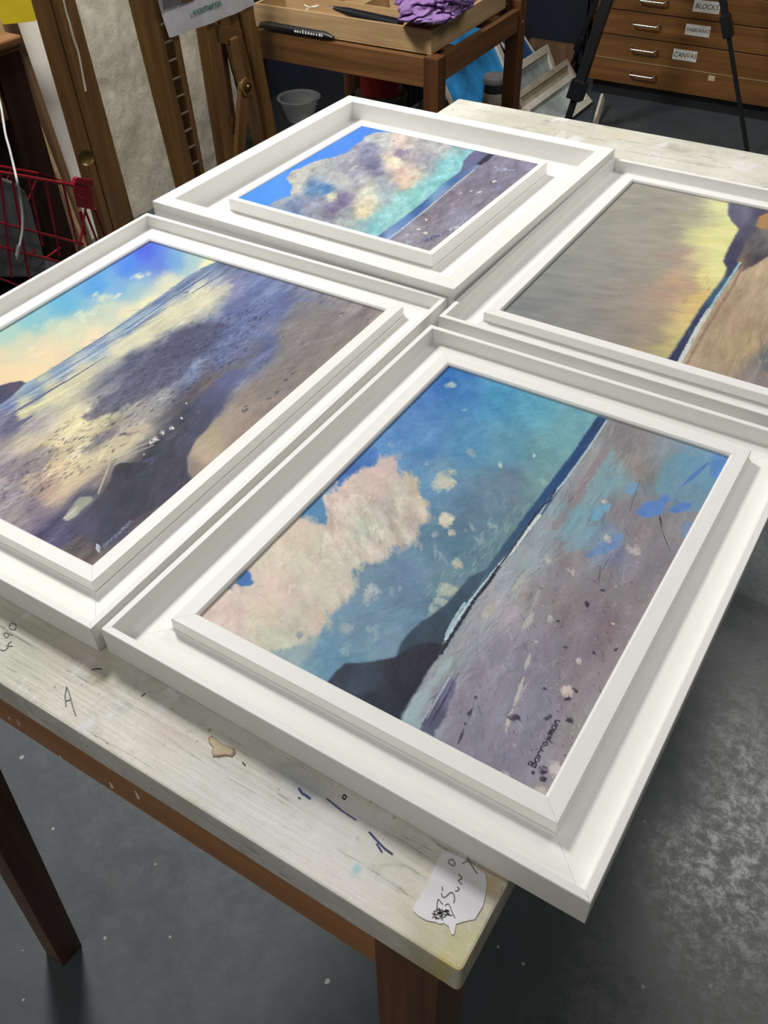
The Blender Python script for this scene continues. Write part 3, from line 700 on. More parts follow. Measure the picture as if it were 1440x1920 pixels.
cloud = P_('360,1152 375,1140 442,1098 452,1082 500,1028 545,985 580,960 590,968 596,985 612,985 614,972 604,948 606,928 625,915 640,903 668,890 690,878 704,864 712,856 726,858 738,850 752,846 749,860 744,874 752,884 770,892 784,905 792,918 800,940 810,952 806,975 792,988 780,996 784,1020 776,1030 764,1034 740,1024 726,1018 734,1036 730,1044 712,1052 690,1056 672,1060 664,1066 668,1084 666,1108 652,1124 644,1136 622,1142 616,1156 610,1172 590,1186 580,1204 560,1210 536,1218 510,1240')
cl = S('''745,860,206,186,180;722,872,208,188,180;700,900,214,194,184;650,930,220,198,188;620,950,224,206,196;760,920,198,192,176;800,935,196,188,166;785,915,212,196,170;700,980,188,188,172;760,1000,198,188,178;640,1010,214,203,184;580,1060,218,207,188;520,1060,222,208,188;620,1080,207,203,184;560,1120,216,202,188;480,1110,222,204,190;430,1130,222,202,192;500,1150,222,206,184;560,1180,206,202,186;630,1120,212,198,182;680,1000,186,190,176;720,960,196,190,180;740,1010,206,192,180;690,1040,210,200,188;650,1060,206,202,186;660,960,204,196,182;600,1100,210,206,188;400,1150,222,198,188;520,1210,206,208,186;600,1150,218,200,184;640,980,214,196,184;560,1020,222,206,186''')
clm = C.region(cloud, cl, 0.004, 0.009, 1, 70, soft=12, jitter=6, nd=2200, ln=.006, wd=.0022, ang=0.8, wisp=1.1, wr=13, warp=.008)
C.marble(clm, 20, .012, .9, 1.6, (1, 1, 1), 9); C.marble(clm, 16, .02, .3, 1.2, (-.4, .5, .2), 10)
C.marble(C.mask(P_('600,930 800,930 800,1060 600,1060'), PX, PY) * clm, 34, .007, .9, 2.2, (.9, 1, .9), 12, .15)
C.region(P_('440,1094 452,1080 462,1068 468,1074 472,1086 478,1092 468,1098 452,1100'), (62, 120, 196), .0015, .004, 1, 71)
C.region(P_('575,968 604,924 606,940 614,972 610,984 598,980 590,962'), (84, 142, 190), .0012, .004, 1, 72)
C.region(P_('486,1240 545,1212 590,1192 600,1210 560,1250'), (166, 184, 182), .004, .005, 2, 73, alpha=.6)
C.dabs(500, .006, .0012, 0.9, 12, .8, 3, 1.6, where=C.mask(P_('600,930 800,930 800,1060 600,1060'), PX, PY) * clm)
for px, py, L, W_, c, n in [(835, 905, .010, .007, (196, 196, 182), 12), (838, 975, .007, .005, (218, 212, 188), 14), (846, 722, .006, .004, (166, 186, 188), 8), (870, 768, .003, .0018, (196, 206, 198), 2), (884, 850, .006, .004, (138, 168, 180), 6), (938, 872, .004, .002, (206, 208, 210), 3), (848, 882, .005, .003, (176, 188, 176), 4), (700, 1112, .010, .004, (186, 192, 196), 5), (858, 1060, .006, .004, (196, 196, 176), 6), (835, 1110, .007, .006, (182, 190, 178), 14), (826, 1130, .007, .004, (170, 184, 178), 8), (810, 1145, .006, .003, (160, 178, 176), 6), (750, 1110, .008, .002, (156, 182, 190), 2), (698, 1182, .006, .003, (150, 178, 190), 3), (650, 1180, .007, .004, (156, 176, 186), 5), (645, 1215, .006, .003, (144, 172, 184), 3), (880, 992, .006, .002, (150, 172, 172), 3), (925, 985, .005, .0025, (180, 186, 178), 2), (830, 1030, .010, .0015, (150, 176, 190), 3), (735, 834, .004, .002, (170, 190, 206), 2), (795, 870, .003, .002, (170, 190, 206), 2), (1020, 905, .005, .003, (160, 190, 190), 2), (1000, 852, .004, .0016, (196, 208, 206), 2), (850, 1000, .005, .0025, (206, 196, 184), 4), (815, 1003, .004, .003, (170, 176, 186), 3), (520, 1060, .006, .003, (232, 220, 202), 4), (700, 990, .006, .0015, (226, 224, 206), 6), (720, 1000, .006, .0015, (226, 222, 206), 6), (655, 1030, .008, .002, (220, 214, 200), 5), (545, 1105, .006, .0015, (236, 224, 210), 3), (560, 1190, .004, .003, (150, 158, 164), 4), (900, 1010, .005, .0016, (150, 176, 176), 4), (960, 940, .008, .003, (118, 132, 150), 4)]:
    C.blob(px, py, 0.6, L, W_, c, .8, n, L * .35)
for q in range(70):
    t = C.rng.random(); x = 810 + 190 * t + C.rng.normal() * 12; y = 1130 - 210 * t + C.rng.normal() * 14
    C.blob(x, y, .1 + C.rng.normal() * .2, .007, .0012, (150, 176, 176), .5, 1)
# sea, surf, hills
C.region(P_('1121,780 1139,786 1100,842 1046,922 1014,968 960,1040 916,1088 880,1136 836,1202 846,1164 880,1108 912,1066 934,1036 962,998 990,960 1032,904 1076,846'), S('1125,785,44,72,118;1085,850,38,74,130;1040,910,40,80,134;1000,965,44,84,130;960,1020,54,88,124;930,1060,66,100,128;890,1110,78,122,142;860,1160,84,124,144'), .0006, .004, 1, 80, jitter=6, nd=500, ln=.012, wd=.001)
C.region(P_('742,1234 752,1206 770,1184 790,1166 812,1152 838,1132 862,1104 880,1082 896,1074 914,1067 900,1094 880,1122 850,1168 832,1204 826,1212 780,1228'), S('760,1205,56,76,96;800,1170,58,78,98;850,1120,62,84,106;880,1090,70,92,116;830,1190,58,74,92'), .0005, .004, 1, 81, jitter=6, nd=300, ln=.006, wd=.0015, ang=.6)
C.region(P_('612,1280 630,1258 648,1244 672,1243 700,1240 742,1232 762,1218 784,1208 806,1204 826,1207 840,1206 800,1262 764,1326 745,1362 700,1340'), S('640,1260,52,64,82;700,1260,56,70,88;740,1260,50,52,66;800,1225,48,48,62;760,1300,44,48,64;700,1320,42,50,66;680,1275,60,78,98'), .0005, .004, 1, 82, jitter=7, nd=400, ln=.006, wd=.0015, ang=.9)
for pts, w, c in [([(1138, 788), (1104, 840), (1062, 898), (1030, 936), (1012, 964)], .0014, (188, 200, 212)), ([(1012, 966), (985, 1000), (962, 1032), (930, 1068)], .0026, (214, 220, 220)), ([(930, 1068), (905, 1100), (878, 1134), (856, 1166), (836, 1200)], .0026, (186, 212, 224)), ([(872, 1130), (852, 1160), (836, 1192)], .0018, (160, 196, 214))]:
    C.line(pts, w, c, .9, 10, .5)
for pts, w in [([(1042, 918), (1028, 940), (1004, 962), (992, 984)], .0012), ([(1000, 970), (978, 1004), (950, 1044), (922, 1080)], .0011), ([(936, 1062), (916, 1092), (890, 1124), (862, 1168), (838, 1206), (826, 1226)], .0022)]:
    C.line(pts, w, (52, 54, 66), .9, 6, .6)
# beach streaks and reflections
for poly, c, al, f in [('1262,848 1330,862 1366,872 1350,910 1320,960 1290,960 1262,940 1230,925 1240,880', (104, 158, 190), .7, 3), ('1330,862 1368,862 1350,905 1330,890', (84, 138, 214), .8, 3), ('1192,958 1206,944 1228,938 1252,922 1254,940 1238,962 1214,972 1198,970', (88, 138, 216), .95, 2), ('1250,958 1262,946 1290,940 1302,948 1284,960 1258,964', (86, 136, 214), .95, 2), ('1095,1046 1108,1030 1140,1008 1168,998 1172,1006 1160,1026 1130,1040 1104,1048', (110, 146, 200), .9, 2), ('1170,916 1190,904 1204,908 1190,924 1174,934', (118, 166, 210), .9, 2), ('1104,970 1112,955 1135,940 1148,942 1130,966 1114,978', (112, 174, 214), .9, 2), ('1280,976 1300,980 1290,1010 1274,1012', (116, 146, 196), .7, 3),
                       ('1110,900 1130,868 1150,842 1158,846 1132,900 1160,890 1158,910 1110,960 1080,1000 1060,1020 1048,1010 1080,960', (120, 172, 186), .65, 2), ('1050,1030 1100,985 1120,990 1096,1030 1060,1040', (124, 170, 190), .6, 2), ('1026,990 1060,950 1110,870 1140,830 1144,840 1112,890 1080,950 1040,1000', (148, 132, 140), .7, 2),
                       ('750,1345 800,1278 846,1222 856,1228 810,1296 780,1352', (168, 196, 204), .7, 3)]:
    C.region(P_(poly), c, .003, .005, f, 90 + len(poly), alpha=al, jitter=9, wisp=.7, wr=4)
C.region(P_('786,1368 806,1330 830,1290 846,1268 856,1280 846,1310 836,1340 812,1380'), S('800,1350,86,86,118;840,1290,112,108,150;820,1370,84,88,116'), .002, .003, 1, 99, alpha=.9, jitter=10, nd=500, ln=.012, wd=.0008, ang=0.05)
for (x0, y0), (x1, y1), w, c, al in [((1328, 868), (1278, 912), .0035, (84, 128, 208), .8), ((850, 1260), (790, 1356), .0010, (184, 196, 214), .8), ((842, 1270), (800, 1348), .0007, (196, 204, 220), .8), ((860, 1262), (812, 1350), .0007, (70, 68, 104), .7), ((846, 1290), (806, 1362), .0010, (60, 60, 96), .7),
                                     ((994, 1226), (984, 1256), .003, (188, 188, 184), .6), ((982, 1270), (962, 1330), .0026, (198, 190, 184), .8), ((962, 1330), (948, 1374), .0022, (206, 192, 186), .85), ((990, 1280), (975, 1310), .001, (186, 184, 190), .7), ((1000, 1150), (980, 1180), .004, (184, 184, 178), .6), ((1014, 1100), (1000, 1140), .003, (170, 168, 174), .5), ((990, 1070), (960, 1110), .004, (182, 182, 178), .6), ((930, 1130), (905, 1160), .006, (186, 184, 176), .7),
                                     ((1236, 966), (1240, 990), .0013, (70, 58, 62), .9), ((1240, 992), (1256, 1034), .0008, (84, 74, 78), .8), ((1126, 1060), (1122, 1094), .0010, (96, 84, 90), .7), ((1146, 1040), (1128, 1070), .0007, (96, 84, 90), .6), ((1172, 1058), (1166, 1100), .0006, (176, 170, 168), .7), ((1200, 900), (1180, 960), .0007, (110, 90, 96), .6), ((1176, 870), (1150, 900), .0006, (180, 170, 160), .7),
                                     ((852, 1362), (860, 1396), .0014, (84, 76, 88), .0), ((869, 1368), (858, 1396), .0015, (74, 70, 80), .9), ((884, 1330), (876, 1342), .0026, (84, 80, 96), .8), ((872, 1356), (872, 1360), .0022, (74, 70, 84), .9), ((892, 1306), (890, 1310), .0024, (88, 82, 92), .8)]:
    C.line([(x0, y0), ((x0 + x1) / 2 + C.rng.normal(), (y0 + y1) / 2), (x1, y1)], w, c, al, 5, .4, taper=True)
rr = C.rng
for _ in range(150):
    x = 960 + rr.random() * 280; y = 1040 + rr.random() * 420
    if (x - 960) * .9 + (y - 1040) * .0 > 300: continue
    dark = rr.random() < .55
    C.blob(x, y, rr.random() * 3, .0006 + .0014 * rr.random(), .0007, (92, 84, 96) if dark else (206, 198, 196), .75, 1, 0, 8)
C.blob(1063, 1295, 0, .0055, .0045, (226, 208, 202), .98, 6, .0008); C.blob(1150, 1170, 0, .0018, .0018, (226, 216, 200), .98, 2)
for x, y, L in [(967, 1345, .0036), (1102, 1134, .0028), (1068, 1350, .0028), (1028, 1347, .003), (1018, 1446, .0036), (1020, 1460, .003), (1000, 1447, .0016), (1130, 1108, .002), (1045, 1165, .0018), (1155, 1218, .0018), (1020, 1292, .0016), (1063, 1312, .002), (1080, 1295, .002), (1114, 1225, .0018), (1060, 1214, .0016)]:
    C.blob(x, y, rr.random() * 3, L, L * .6, (58, 54, 76), .9, 4, L * .3)
for x, y, L, W_ in [(1190, 1032, .007, .003), (1028, 1052, .003, .0018), (1135, 1010, .005, .002), (1134, 940, .004, .002), (1074, 1072, .004, .0015), (1030, 1160, .003, .0014), (1006, 1203, .002, .001), (1040, 1440, .006, .004), (1012, 1490, .006, .004), (950, 1455, .004, .002), (1086, 1240, .003, .002)]:
    C.blob(x, y, .6, L, W_, (200, 194, 190), .75, 5, L * .3)
def sig_pts(letters, x0, y0, x1, y1, h):
    # handwritten letters: strokes in (0..1, 0..1) boxes set along a baseline from (x0,y0) to (x1,y1), h = letter height in photo pixels
    L = math.hypot(x1 - x0, y1 - y0); ux, uy = (x1 - x0) / L, (y1 - y0) / L; vx, vy = uy, -ux; out = []
    step = L / len(letters)
    for i, ch in enumerate(letters):
        for st_ in GL[ch]:
            out.append([(x0 + ux * step * (i + a * .85) - vx * 0 + (-vx) * 0 + (vx) * h * b, y0 + uy * step * (i + a * .85) + (vy) * h * b) for a, b in smooth_pts(st_, 5)])
    return out
GL = {'B': [[(0, 0), (.1, 1.8)], [(0, 1.8), (.7, 1.6), (.6, 1.1), (.1, .9), (.8, .7), (.8, .1), (0, 0)]], 'a': [[(.8, .9), (.3, 1), (0, .5), (.3, 0), (.8, .4), (.8, .9), (.9, 0)]], 'r': [[(0, 1), (.1, 0)], [(.1, .5), (.5, 1), (.9, .9)]],
      'o': [[(.4, 1), (0, .5), (.4, 0), (.8, .5), (.4, 1)]], 'w': [[(0, 1), (.2, 0), (.45, .8), (.7, 0), (.95, 1)]], 'm': [[(0, 0), (.1, 1), (.3, .9), (.4, 0)], [(.4, .6), (.6, 1), (.7, 0)], [(.7, .6), (.9, 1), (1, 0)]], 'n': [[(0, 0), (.1, 1)], [(.1, .6), (.5, 1), (.8, .6), (.9, 0)]]}
for st_ in sig_pts('Barrowman', 1003, 1440, 1051, 1350, 8): C.line(st_, .0008, (52, 48, 66), .95, 3, .2)
PXc, PYc = C.photo(C.A, C.B)
shore = blur(C.mask(P_('1130,790 1200,820 1120,960 1020,1080 940,1220 880,1340 760,1350 840,1210 960,1060'), PXc, PYc), 14)
C.dabs(1500, .009, .0006, .06, 6, .6, 4, 1.2, where=shore, src=np.clip(C.col * .9 + 42, 0, 225))
C.dabs(700, .008, .0006, .06, 6, .55, 4, 1.0, where=shore, src=np.clip(C.col * .72 + np.array([0, 4, 16]), 0, 255))
C.dabs(500, .010, .0005, .04, 10, .8, 5, 1.0, where=blur(C.mask(P_('780,1375 806,1330 830,1290 848,1262 862,1285 846,1330 826,1390'), PXc, PYc), 3), src=C.col * 0 + np.array([96, 94, 132]))
C.dabs(900, .004, .0007, .8, 8, .55, 4, 1.2, where=blur(C.mask(P_('940,1080 1340,900 1200,1300 1020,1480 860,1380'), PXc, PYc), 10), src=np.clip(C.col * .95 + 26, 0, 225))
C.dabs(700, .004, .0008, .8, 8, .5, 4, 1.2, where=blur(C.mask(P_('940,1080 1340,900 1200,1300 1020,1480 860,1380'), PXc, PYc), 10), src=C.col * .78)
C.build('beach under blue sky', tC, sat=.86)

# ---- B: low sun beach, left frame
tB, cB, eaB, ebB = make_frame('white framed beach painting with yellow horizon and dark stream, leftmost of the four', (-0.43594, 0.24122), 0.01139, 0.5685, 0.46685, T1, .0063, T1 - .015, .0372, T1 - .0031, .0509, T1 - .0048, 0)
o_, w_, h_ = inner(cB, 0.01139, 0.5685, 0.46685, 0.0528)
B = Picture(o_, 0.01139, w_, h_, TZ + T1 - .0066, 0.0007, 23)
bsky = S('''275,470,52,82,216;240,500,46,118,222;180,540,56,142,214;120,570,74,162,206;60,600,112,178,192;10,625,150,192,182;330,490,88,148,206;360,490,150,184,190;390,500,224,218,168;320,530,204,202,178;250,545,140,176,190;200,575,186,198,174;130,620,196,204,172;240,590,218,208,172;330,545,224,218,168;280,580,238,224,168;180,640,230,208,168;100,680,230,204,162;50,650,198,198,168;20,700,232,204,158;100,660,222,200,164;60,705,234,208,158;10,670,210,198,162;300,490,70,110,212;220,540,100,160,210;-60,650,150,190,180;-60,720,230,205,160;-150,700,150,190,180''')
PX, PY = B.warped(0.008, 0.03, 310, 0, 1.5); B.col = B.field(bsky, PX, PY, 16)
B.dabs(1600, .010, .004, .4, 3, .5, 2, .5)
for px, py, L, c, n in [(262, 516, .008, (226, 222, 194), 10), (190, 560, .009, (206, 210, 182), 10), (160, 590, .010, (214, 212, 180), 10), (90, 610, .010, (190, 204, 176), 8), (215, 555, .007, (210, 212, 186), 6), (60, 665, .012, (226, 206, 170), 8), (130, 640, .010, (224, 208, 168), 8)]:
    B.blob(px, py, .5, L, L * .5, c, .5, n, L * .6)
bb = S('''400,503,106,130,164;350,530,98,118,158;300,560,120,142,180;250,610,112,140,170;190,650,128,150,180;120,690,116,140,170;60,730,118,146,176;20,760,108,126,176;430,505,88,98,134;420,535,150,152,166;380,555,202,200,172;330,588,206,202,168;270,625,206,202,168;220,655,192,186,168;150,700,200,194,162;100,730,212,204,162;40,768,214,208,158;50,800,164,158,162;20,792,88,88,126;480,540,110,124,172;520,570,100,114,162;450,580,104,118,164;560,560,122,128,154;600,580,128,128,140;650,600,134,128,134;700,600,128,118,118;680,640,128,120,116;620,650,130,124,118;560,650,124,120,128;500,640,92,106,152;460,660,98,112,158;420,640,98,112,156;380,640,92,104,144;340,640,74,78,114;300,670,58,62,98;260,680,74,78,108;230,720,108,110,134;200,740,130,128,140;320,700,114,120,146;360,700,106,120,158;300,740,148,148,154;250,770,168,166,154;200,780,192,184,150;150,800,212,200,154;100,840,214,198,156;50,830,184,174,152;20,860,164,152,156;120,880,214,192,152;60,900,186,168,152;100,920,188,162,142;160,850,206,194,158;220,830,186,174,152;260,800,166,158,148;20,930,148,138,148;60,960,120,108,130;40,960,148,136,144;400,720,106,96,102;380,740,78,78,100;430,700,88,100,148;410,760,66,72,112;360,770,58,60,84;350,800,48,50,74;300,840,46,48,66;320,880,44,46,68;250,920,48,50,72;200,900,120,106,110;220,960,46,48,70;300,920,54,54,78;340,900,58,56,78;150,940,70,68,98;120,980,74,70,104;100,1010,78,72,114;180,990,60,60,84;150,1030,90,84,84;230,1000,68,68,94;180,1050,112,96,94;250,1000,108,94,92;290,960,94,84,84;400,820,168,152,136;380,850,178,162,138;440,780,162,146,138;480,740,138,128,122;460,820,158,138,128;530,720,134,124,118;420,860,148,128,118;560,740,128,116,112;350,880,150,136,124;-60,800,150,140,150;-60,900,170,150,140;-100,860,160,150,150;640,700,126,116,114;600,620,126,122,124;440,540,120,126,168;540,620,122,118,128''')
land = P_('408,490 380,502 350,520 315,545 280,570 250,590 215,616 180,640 150,658 120,676 90,696 62,712 45,718 0,740 -200,800 -300,1200 180,1100 740,590 600,500')
lm_ = B.region(land, bb, .0005, .01, 1, 61, soft=9, jitter=5, warp=.012, ang=.06)
B.marble(lm_, 44, .011, .08, 5.0, (1, 1, .8), 5); B.marble(lm_, 26, .030, .15, 3.0, (1, .95, .6), 6); B.marble(lm_, 20, .004, .1, 3, (1, 1, 1), 7)
lw = (lm_ > .5).astype(float)
B.dabs(6500, .012, .0016, lambda x, y: B.rng.normal() * .18 + (-.25 if y < .75 else 0), 9, .6, 4, 1.0, where=lw)
for k_, (pl_, c_, al_, an_) in enumerate((('150,790 190,752 240,706 300,650 352,612 404,600 430,612 392,652 340,706 282,742 220,770', (62, 64, 98), .75, .1), ('150,850 180,818 214,800 236,800 214,826 176,858', (92, 90, 112), .7, .1), ('300,790 340,742 420,680 480,630 500,640 470,680 430,720 390,744 350,764', (96, 88, 92), .6, .2), ('0,880 40,850 100,830 110,850 60,890 0,910', (110, 102, 120), .6, .1), ('330,575 400,540 440,528 430,548 370,580 300,625 220,672 150,720 60,780 50,768 130,706 220,644', (212, 208, 170), .6, .1), ('100,930 160,850 240,800 290,790 270,820 200,870 130,930', (212, 196, 150), .45, .1), ('420,760 470,720 520,690 640,640 560,740 470,830 410,870 380,860', (150, 132, 120), .5, .2), ('560,560 700,600 620,680 540,740 470,760 500,680', (126, 120, 118), .6, .2), ('420,560 520,548 560,560 500,640 430,690 400,680 440,620', (92, 104, 152), .5, .2))):
    B.region(P_(pl_), c_, .006, .008, 2, 120 + k_, alpha=al_, jitter=10, ang=an_, wisp=1.0, wr=9, nd=900, ln=.009, wd=.0014)
# rippled wet sand: small dark and light ticks
PX0, PY0 = B.photo(B.A, B.B)
rip = blur(B.mask(P_('60,850 180,760 330,620 400,590 520,560 430,700 300,760 220,850 60,930 0,960 -100,960'), PX0, PY0), 12)
B.dabs(4200, .0036, .0012, -.1, 4, .85, 4, 1.4, where=rip, src=np.clip(B.col * .55 + np.array([8, 8, 26]), 0, 255))
B.dabs(3400, .005, .0012, -.1, 6, .75, 4, 1.2, where=rip, src=np.clip(B.col * 1.12 + 14, 0, 235))
for x0, y0, x1, y1, w, c, al in [(404, 494, 62, 714, .0016, (84, 104, 140), .8), (400, 504, 40, 740, .002, (150, 176, 206), .6), (412, 500, 300, 570, .0022, (78, 92, 138), .7), (430, 505, 340, 560, .0014, (66, 72, 110), .8), (340, 562, 230, 620, .0016, (90, 106, 150), .7), (330, 556, 130, 694, .0025, (166, 188, 214), .6), (290, 590, 60, 730, .002, (96, 116, 160), .6), (220, 640, 0, 770, .0025, (170, 190, 200), .6), (120, 716, 0, 788, .0035, (96, 96, 136), .8), (200, 668, 60, 752, .002, (90, 92, 130), .7), (150, 718, 30, 780, .004, (220, 214, 162), .7), (60, 780, 0, 812, .006, (88, 88, 126), .8), (380, 548, 260, 612, .003, (208, 206, 178), .6), (340, 575, 180, 670, .003, (210, 206, 172), .6)]:
    B.line([(x0, y0), ((x0 + x1) / 2, (y0 + y1) / 2 + 2), (x1, y1)], w, c, al, 6, .4, taper=True)
B.region(P_('-120,800 -60,750 0,723 20,717 40,714 48,718 36,730 20,745 0,758 -60,800'), S('0,740,46,50,88;30,720,66,56,88;-50,770,46,60,92'), .0006, .004, 1, 63)
river = P_('258,868 290,838 300,832 330,818 342,800 352,776 372,752 392,738 410,745 420,760 404,780 392,800 372,822 358,842 350,862 352,880 356,896 330,924 300,946 270,964 240,982 226,1000 196,1016 170,1010 150,1000 120,1000 150,975 170,950 190,930 206,900 214,876 226,868')
rv_ = B.region(river, S('300,850,44,46,66;340,810,52,54,80;380,770,66,72,108;270,880,38,40,58;250,930,42,44,62;330,880,54,54,78;300,920,56,56,80;210,960,52,52,76;160,990,76,72,104;230,900,42,42,60;350,840,66,66,92;200,1000,62,64,88;280,850,36,40,56'), .002, .006, 1, 64, jitter=9, nd=2200, ln=.010, wd=.004, ang=.3, wisp=.4, wr=3, warp=.008)
B.region(P_('352,862 366,828 400,790 420,770 440,800 420,850 380,890 356,898'), S('380,850,182,164,140;400,820,172,158,128;360,880,140,124,112;430,810,162,144,130'), .002, .005, 2, 65, alpha=.9, nd=600, ln=.008, wd=.002, wisp=.6, wr=6)
B.region(P_('118,972 140,944 150,932 172,930 174,938 160,950 140,970 124,978'), S('150,940,150,152,140;130,970,178,178,164'), .001, .004, 1, 66)
B.line([(120, 972), (132, 964), (146, 950)], .0012, (214, 214, 202), .8)
B.line([(205, 872), (198, 890), (184, 926)], .0016, (176, 176, 150), .9)
B.line([(214, 872), (250, 850), (290, 834)], .0014, (170, 164, 156), .8); B.line([(220, 858), (262, 836), (300, 824)], .0012, (190, 184, 172), .7)
for x, y, L, W_ in [(290, 824, .0055, .003), (284, 830, .004, .0014), (304, 812, .005, .0015), (322, 802, .004, .0018), (374, 772, .0045, .003), (372, 764, .003, .002), (366, 786, .0018, .001), (362, 788, .002, .0014), (340, 784, .0024, .0012), (350, 756, .002, .001), (380, 758, .0018, .001), (358, 794, .0012, .001), (270, 852, .0016, .0008), (638, 592, .0012, .0012)]:
    B.blob(x, y, .9, L, W_, (226, 226, 214), .95, 3, L * .2)
B.region(P_('366,756 392,724 430,694 470,688 444,716 422,744 404,776 386,802 368,815 350,800'), S('380,780,58,60,90;430,710,84,92,142;400,745,70,76,116'), .003, .005, 1, 140, alpha=.9, wisp=.5, wr=4, nd=300, ln=.010, wd=.0015, ang=.3)
B.blob(280, 861, 0, .010, .002, (84, 88, 134), .8, 3, .002)
B.region(P_('180,1052 250,1002 300,968 310,976 250,1020 190,1070 170,1064'), S('180,1055,112,94,90;290,972,146,126,108;240,1010,110,94,90'), .002, .005, 3, 67, nd=200)
for x, y, L in [(600, 566, .004), (640, 588, .0035), (530, 632, .003), (548, 700, .005), (535, 712, .005), (520, 736, .006), (505, 748, .004), (488, 690, .003), (455, 770, .003), (460, 762, .003), (500, 790, .003), (210, 796, .004), (232, 814, .005), (150, 822, .003), (120, 830, .003), (186, 745, .003), (180, 772, .003), (95, 846, .003), (52, 868, .004), (78, 920, .003), (5, 932, .003), (50, 884, .003), (350, 548, .003), (430, 648, .003), (690, 598, .002), (555, 760, .0025), (460, 770, .004), (480, 800, .002)]:
    B.blob(x, y, rr.random() - .5, L, L * .4, (58, 56, 76) if x < 470 else (86, 78, 86), .85, 2, .0008)
for x, y, L in [(575, 640, .010), (560, 700, .009), (520, 620, .008), (600, 640, .008), (640, 560, .010), (470, 720, .01), (440, 830, .01)]:
    B.blob(x, y, -.2, L, L * .3, (152, 144, 142), .35, 8, L)
for x, y, L in [(565, 655, .010), (530, 690, .01), (610, 600, .010), (550, 735, .008)]:
    B.blob(x, y, -.4, L, L * .25, (100, 92, 104), .35, 8, L)
B.line([(183, 1022), (180, 1028), (184, 1033), (188, 1027), (181, 1020), (186, 1036)], .0012, (196, 202, 222), .9)
for st_ in sig_pts('arrowman', 196, 1028, 250, 978, 5): B.line(st_, .0008, (130, 132, 160), .55, 3, .3)
B.build('beach at low sun', tB)

# ---- A: cumulus over beach, deep box frame, farthest left
kA = 0.9763; ZA = 0.04
cAo = (-0.44529 * kA, 0.83024 * kA)
tA, cA, eaA, ebA = make_frame('square deep white box frame around a grey cumulus seascape, behind the others', cAo, -0.01241, 0.482 * kA, 0.48386 * kA, ZA, .0217, ZA - .0265, .0722, ZA - .0083, .0802, ZA - .0098, 0)
o_, w_, h_ = inner(cA, -0.01241, 0.482 * kA, 0.48386 * kA, 0.0814)
A = Picture(o_, -0.01241, w_, h_, TZ + ZA - .0100, 0.0007, 37)
sa_ = S('''663,240,62,124,228;600,280,62,128,230;700,245,68,122,216;740,260,76,124,204;560,310,58,128,232;500,350,62,134,230;470,365,58,134,230;530,370,72,138,226;640,275,68,128,228;450,372,56,130,228;520,350,66,138,230''')
PX, PY = A.warped(0.003, 0.03, 320); A.col = A.field(sa_, PX, PY, 14)
A.dabs(1200, .008, .003, .5, 4, .5, 3, .7)
acl = S('''720,262,176,180,178;690,275,130,130,160;690,258,176,180,176;650,300,150,150,164;600,310,170,172,170;560,330,180,180,174;550,345,182,180,170;620,335,158,160,164;700,310,122,120,150;750,290,140,128,148;740,300,216,206,178;780,280,170,168,168;830,270,164,162,164;800,310,148,158,168;860,280,148,178,182;720,350,148,154,164;680,355,190,190,174;640,375,116,106,144;590,355,86,126,170;615,358,60,112,172;620,370,196,190,168;580,390,130,134,154;640,400,148,152,160;560,385,116,136,168;690,380,200,194,168;680,400,214,198,162;760,340,208,184,162;780,320,190,178,164;720,370,150,168,174;880,290,128,188,194;840,320,124,188,194;800,350,128,188,194;760,380,130,188,188;720,410,134,192,194;700,430,118,182,190;680,420,144,174,180;640,420,158,168,168;600,400,140,142,156;660,320,136,136,156;670,345,150,152,162;745,262,206,184,176;770,265,190,180,172;900,285,130,186,196;870,270,158,168,174;755,325,196,168,158;600,380,124,128,150;790,300,150,142,158;640,340,170,170,168;620,390,114,104,140;860,300,126,190,196;820,335,124,190,194;780,365,128,190,190;740,395,132,192,192''')
ac = P_('689,254 700,249 720,247 745,250 770,253 800,262 1000,310 810,475 505,386 515,378 535,372 545,367 548,349 540,338 537,332 545,322 558,317 575,310 590,303 610,298 627,294 650,286 662,276 672,268 680,262')
am = A.region(ac, acl, .003, .008, 1, 61, soft=7, jitter=6, wisp=.6, wr=3, warp=.008)
A.marble(am, 34, .016, .5, 1.6, (1, .95, .85), 5); A.marble(am, 26, .006, .4, 2.2, (1, 1, .9), 6)
A.dabs(3600, .006, .0022, lambda x, y: .3 + A.rng.normal() * .8, 9, .6, 4, 1.0, where=am)
for x, y, L, c, n in [(742, 300, .006, (222, 212, 184), 8), (757, 262, .006, (208, 188, 176), 6), (680, 398, .006, (218, 206, 168), 8), (620, 368, .008, (204, 200, 174), 8), (665, 316, .007, (206, 206, 196), 5), (760, 345, .008, (214, 192, 170), 10), (795, 313, .005, (206, 198, 184), 5), (720, 262, .008, (188, 188, 180), 8), (560, 335, .008, (186, 184, 174), 8), (690, 378, .007, (204, 198, 174), 7), (610, 350, .006, (60, 112, 176), 6), (738, 265, .003, (66, 104, 180), 4), (600, 352, .005, (70, 118, 178), 4), (716, 375, .0015, (232, 236, 232), 2), (760, 285, .010, (128, 118, 146), 8), (700, 300, .012, (120, 118, 150), 10), (640, 378, .009, (108, 98, 142), 6)]:
    A.blob(x, y, .4, L, L * .45, c, .65, n, L * .55)
ab = P_('706,447 740,427 790,388 830,350 866,322 880,308 905,290 920,283 1030,308 812,480')
A.region(ab, S('''900,320,122,118,138;960,300,128,124,142;1000,310,134,130,156;850,370,128,120,136;900,380,128,124,140;800,410,132,126,138;760,440,150,146,160;810,450,128,124,134;860,420,146,146,168;940,340,126,122,140;780,455,142,138,150;830,390,124,118,134;740,446,138,134,150'''), .0005, .006, 1, 62, jitter=9, nd=1500, ln=.006, wd=.0014, warp=.006)
A.marble(A.mask(ab, PX, PY), 26, .006, .1, 3, (1, 1, 1.1), 8)
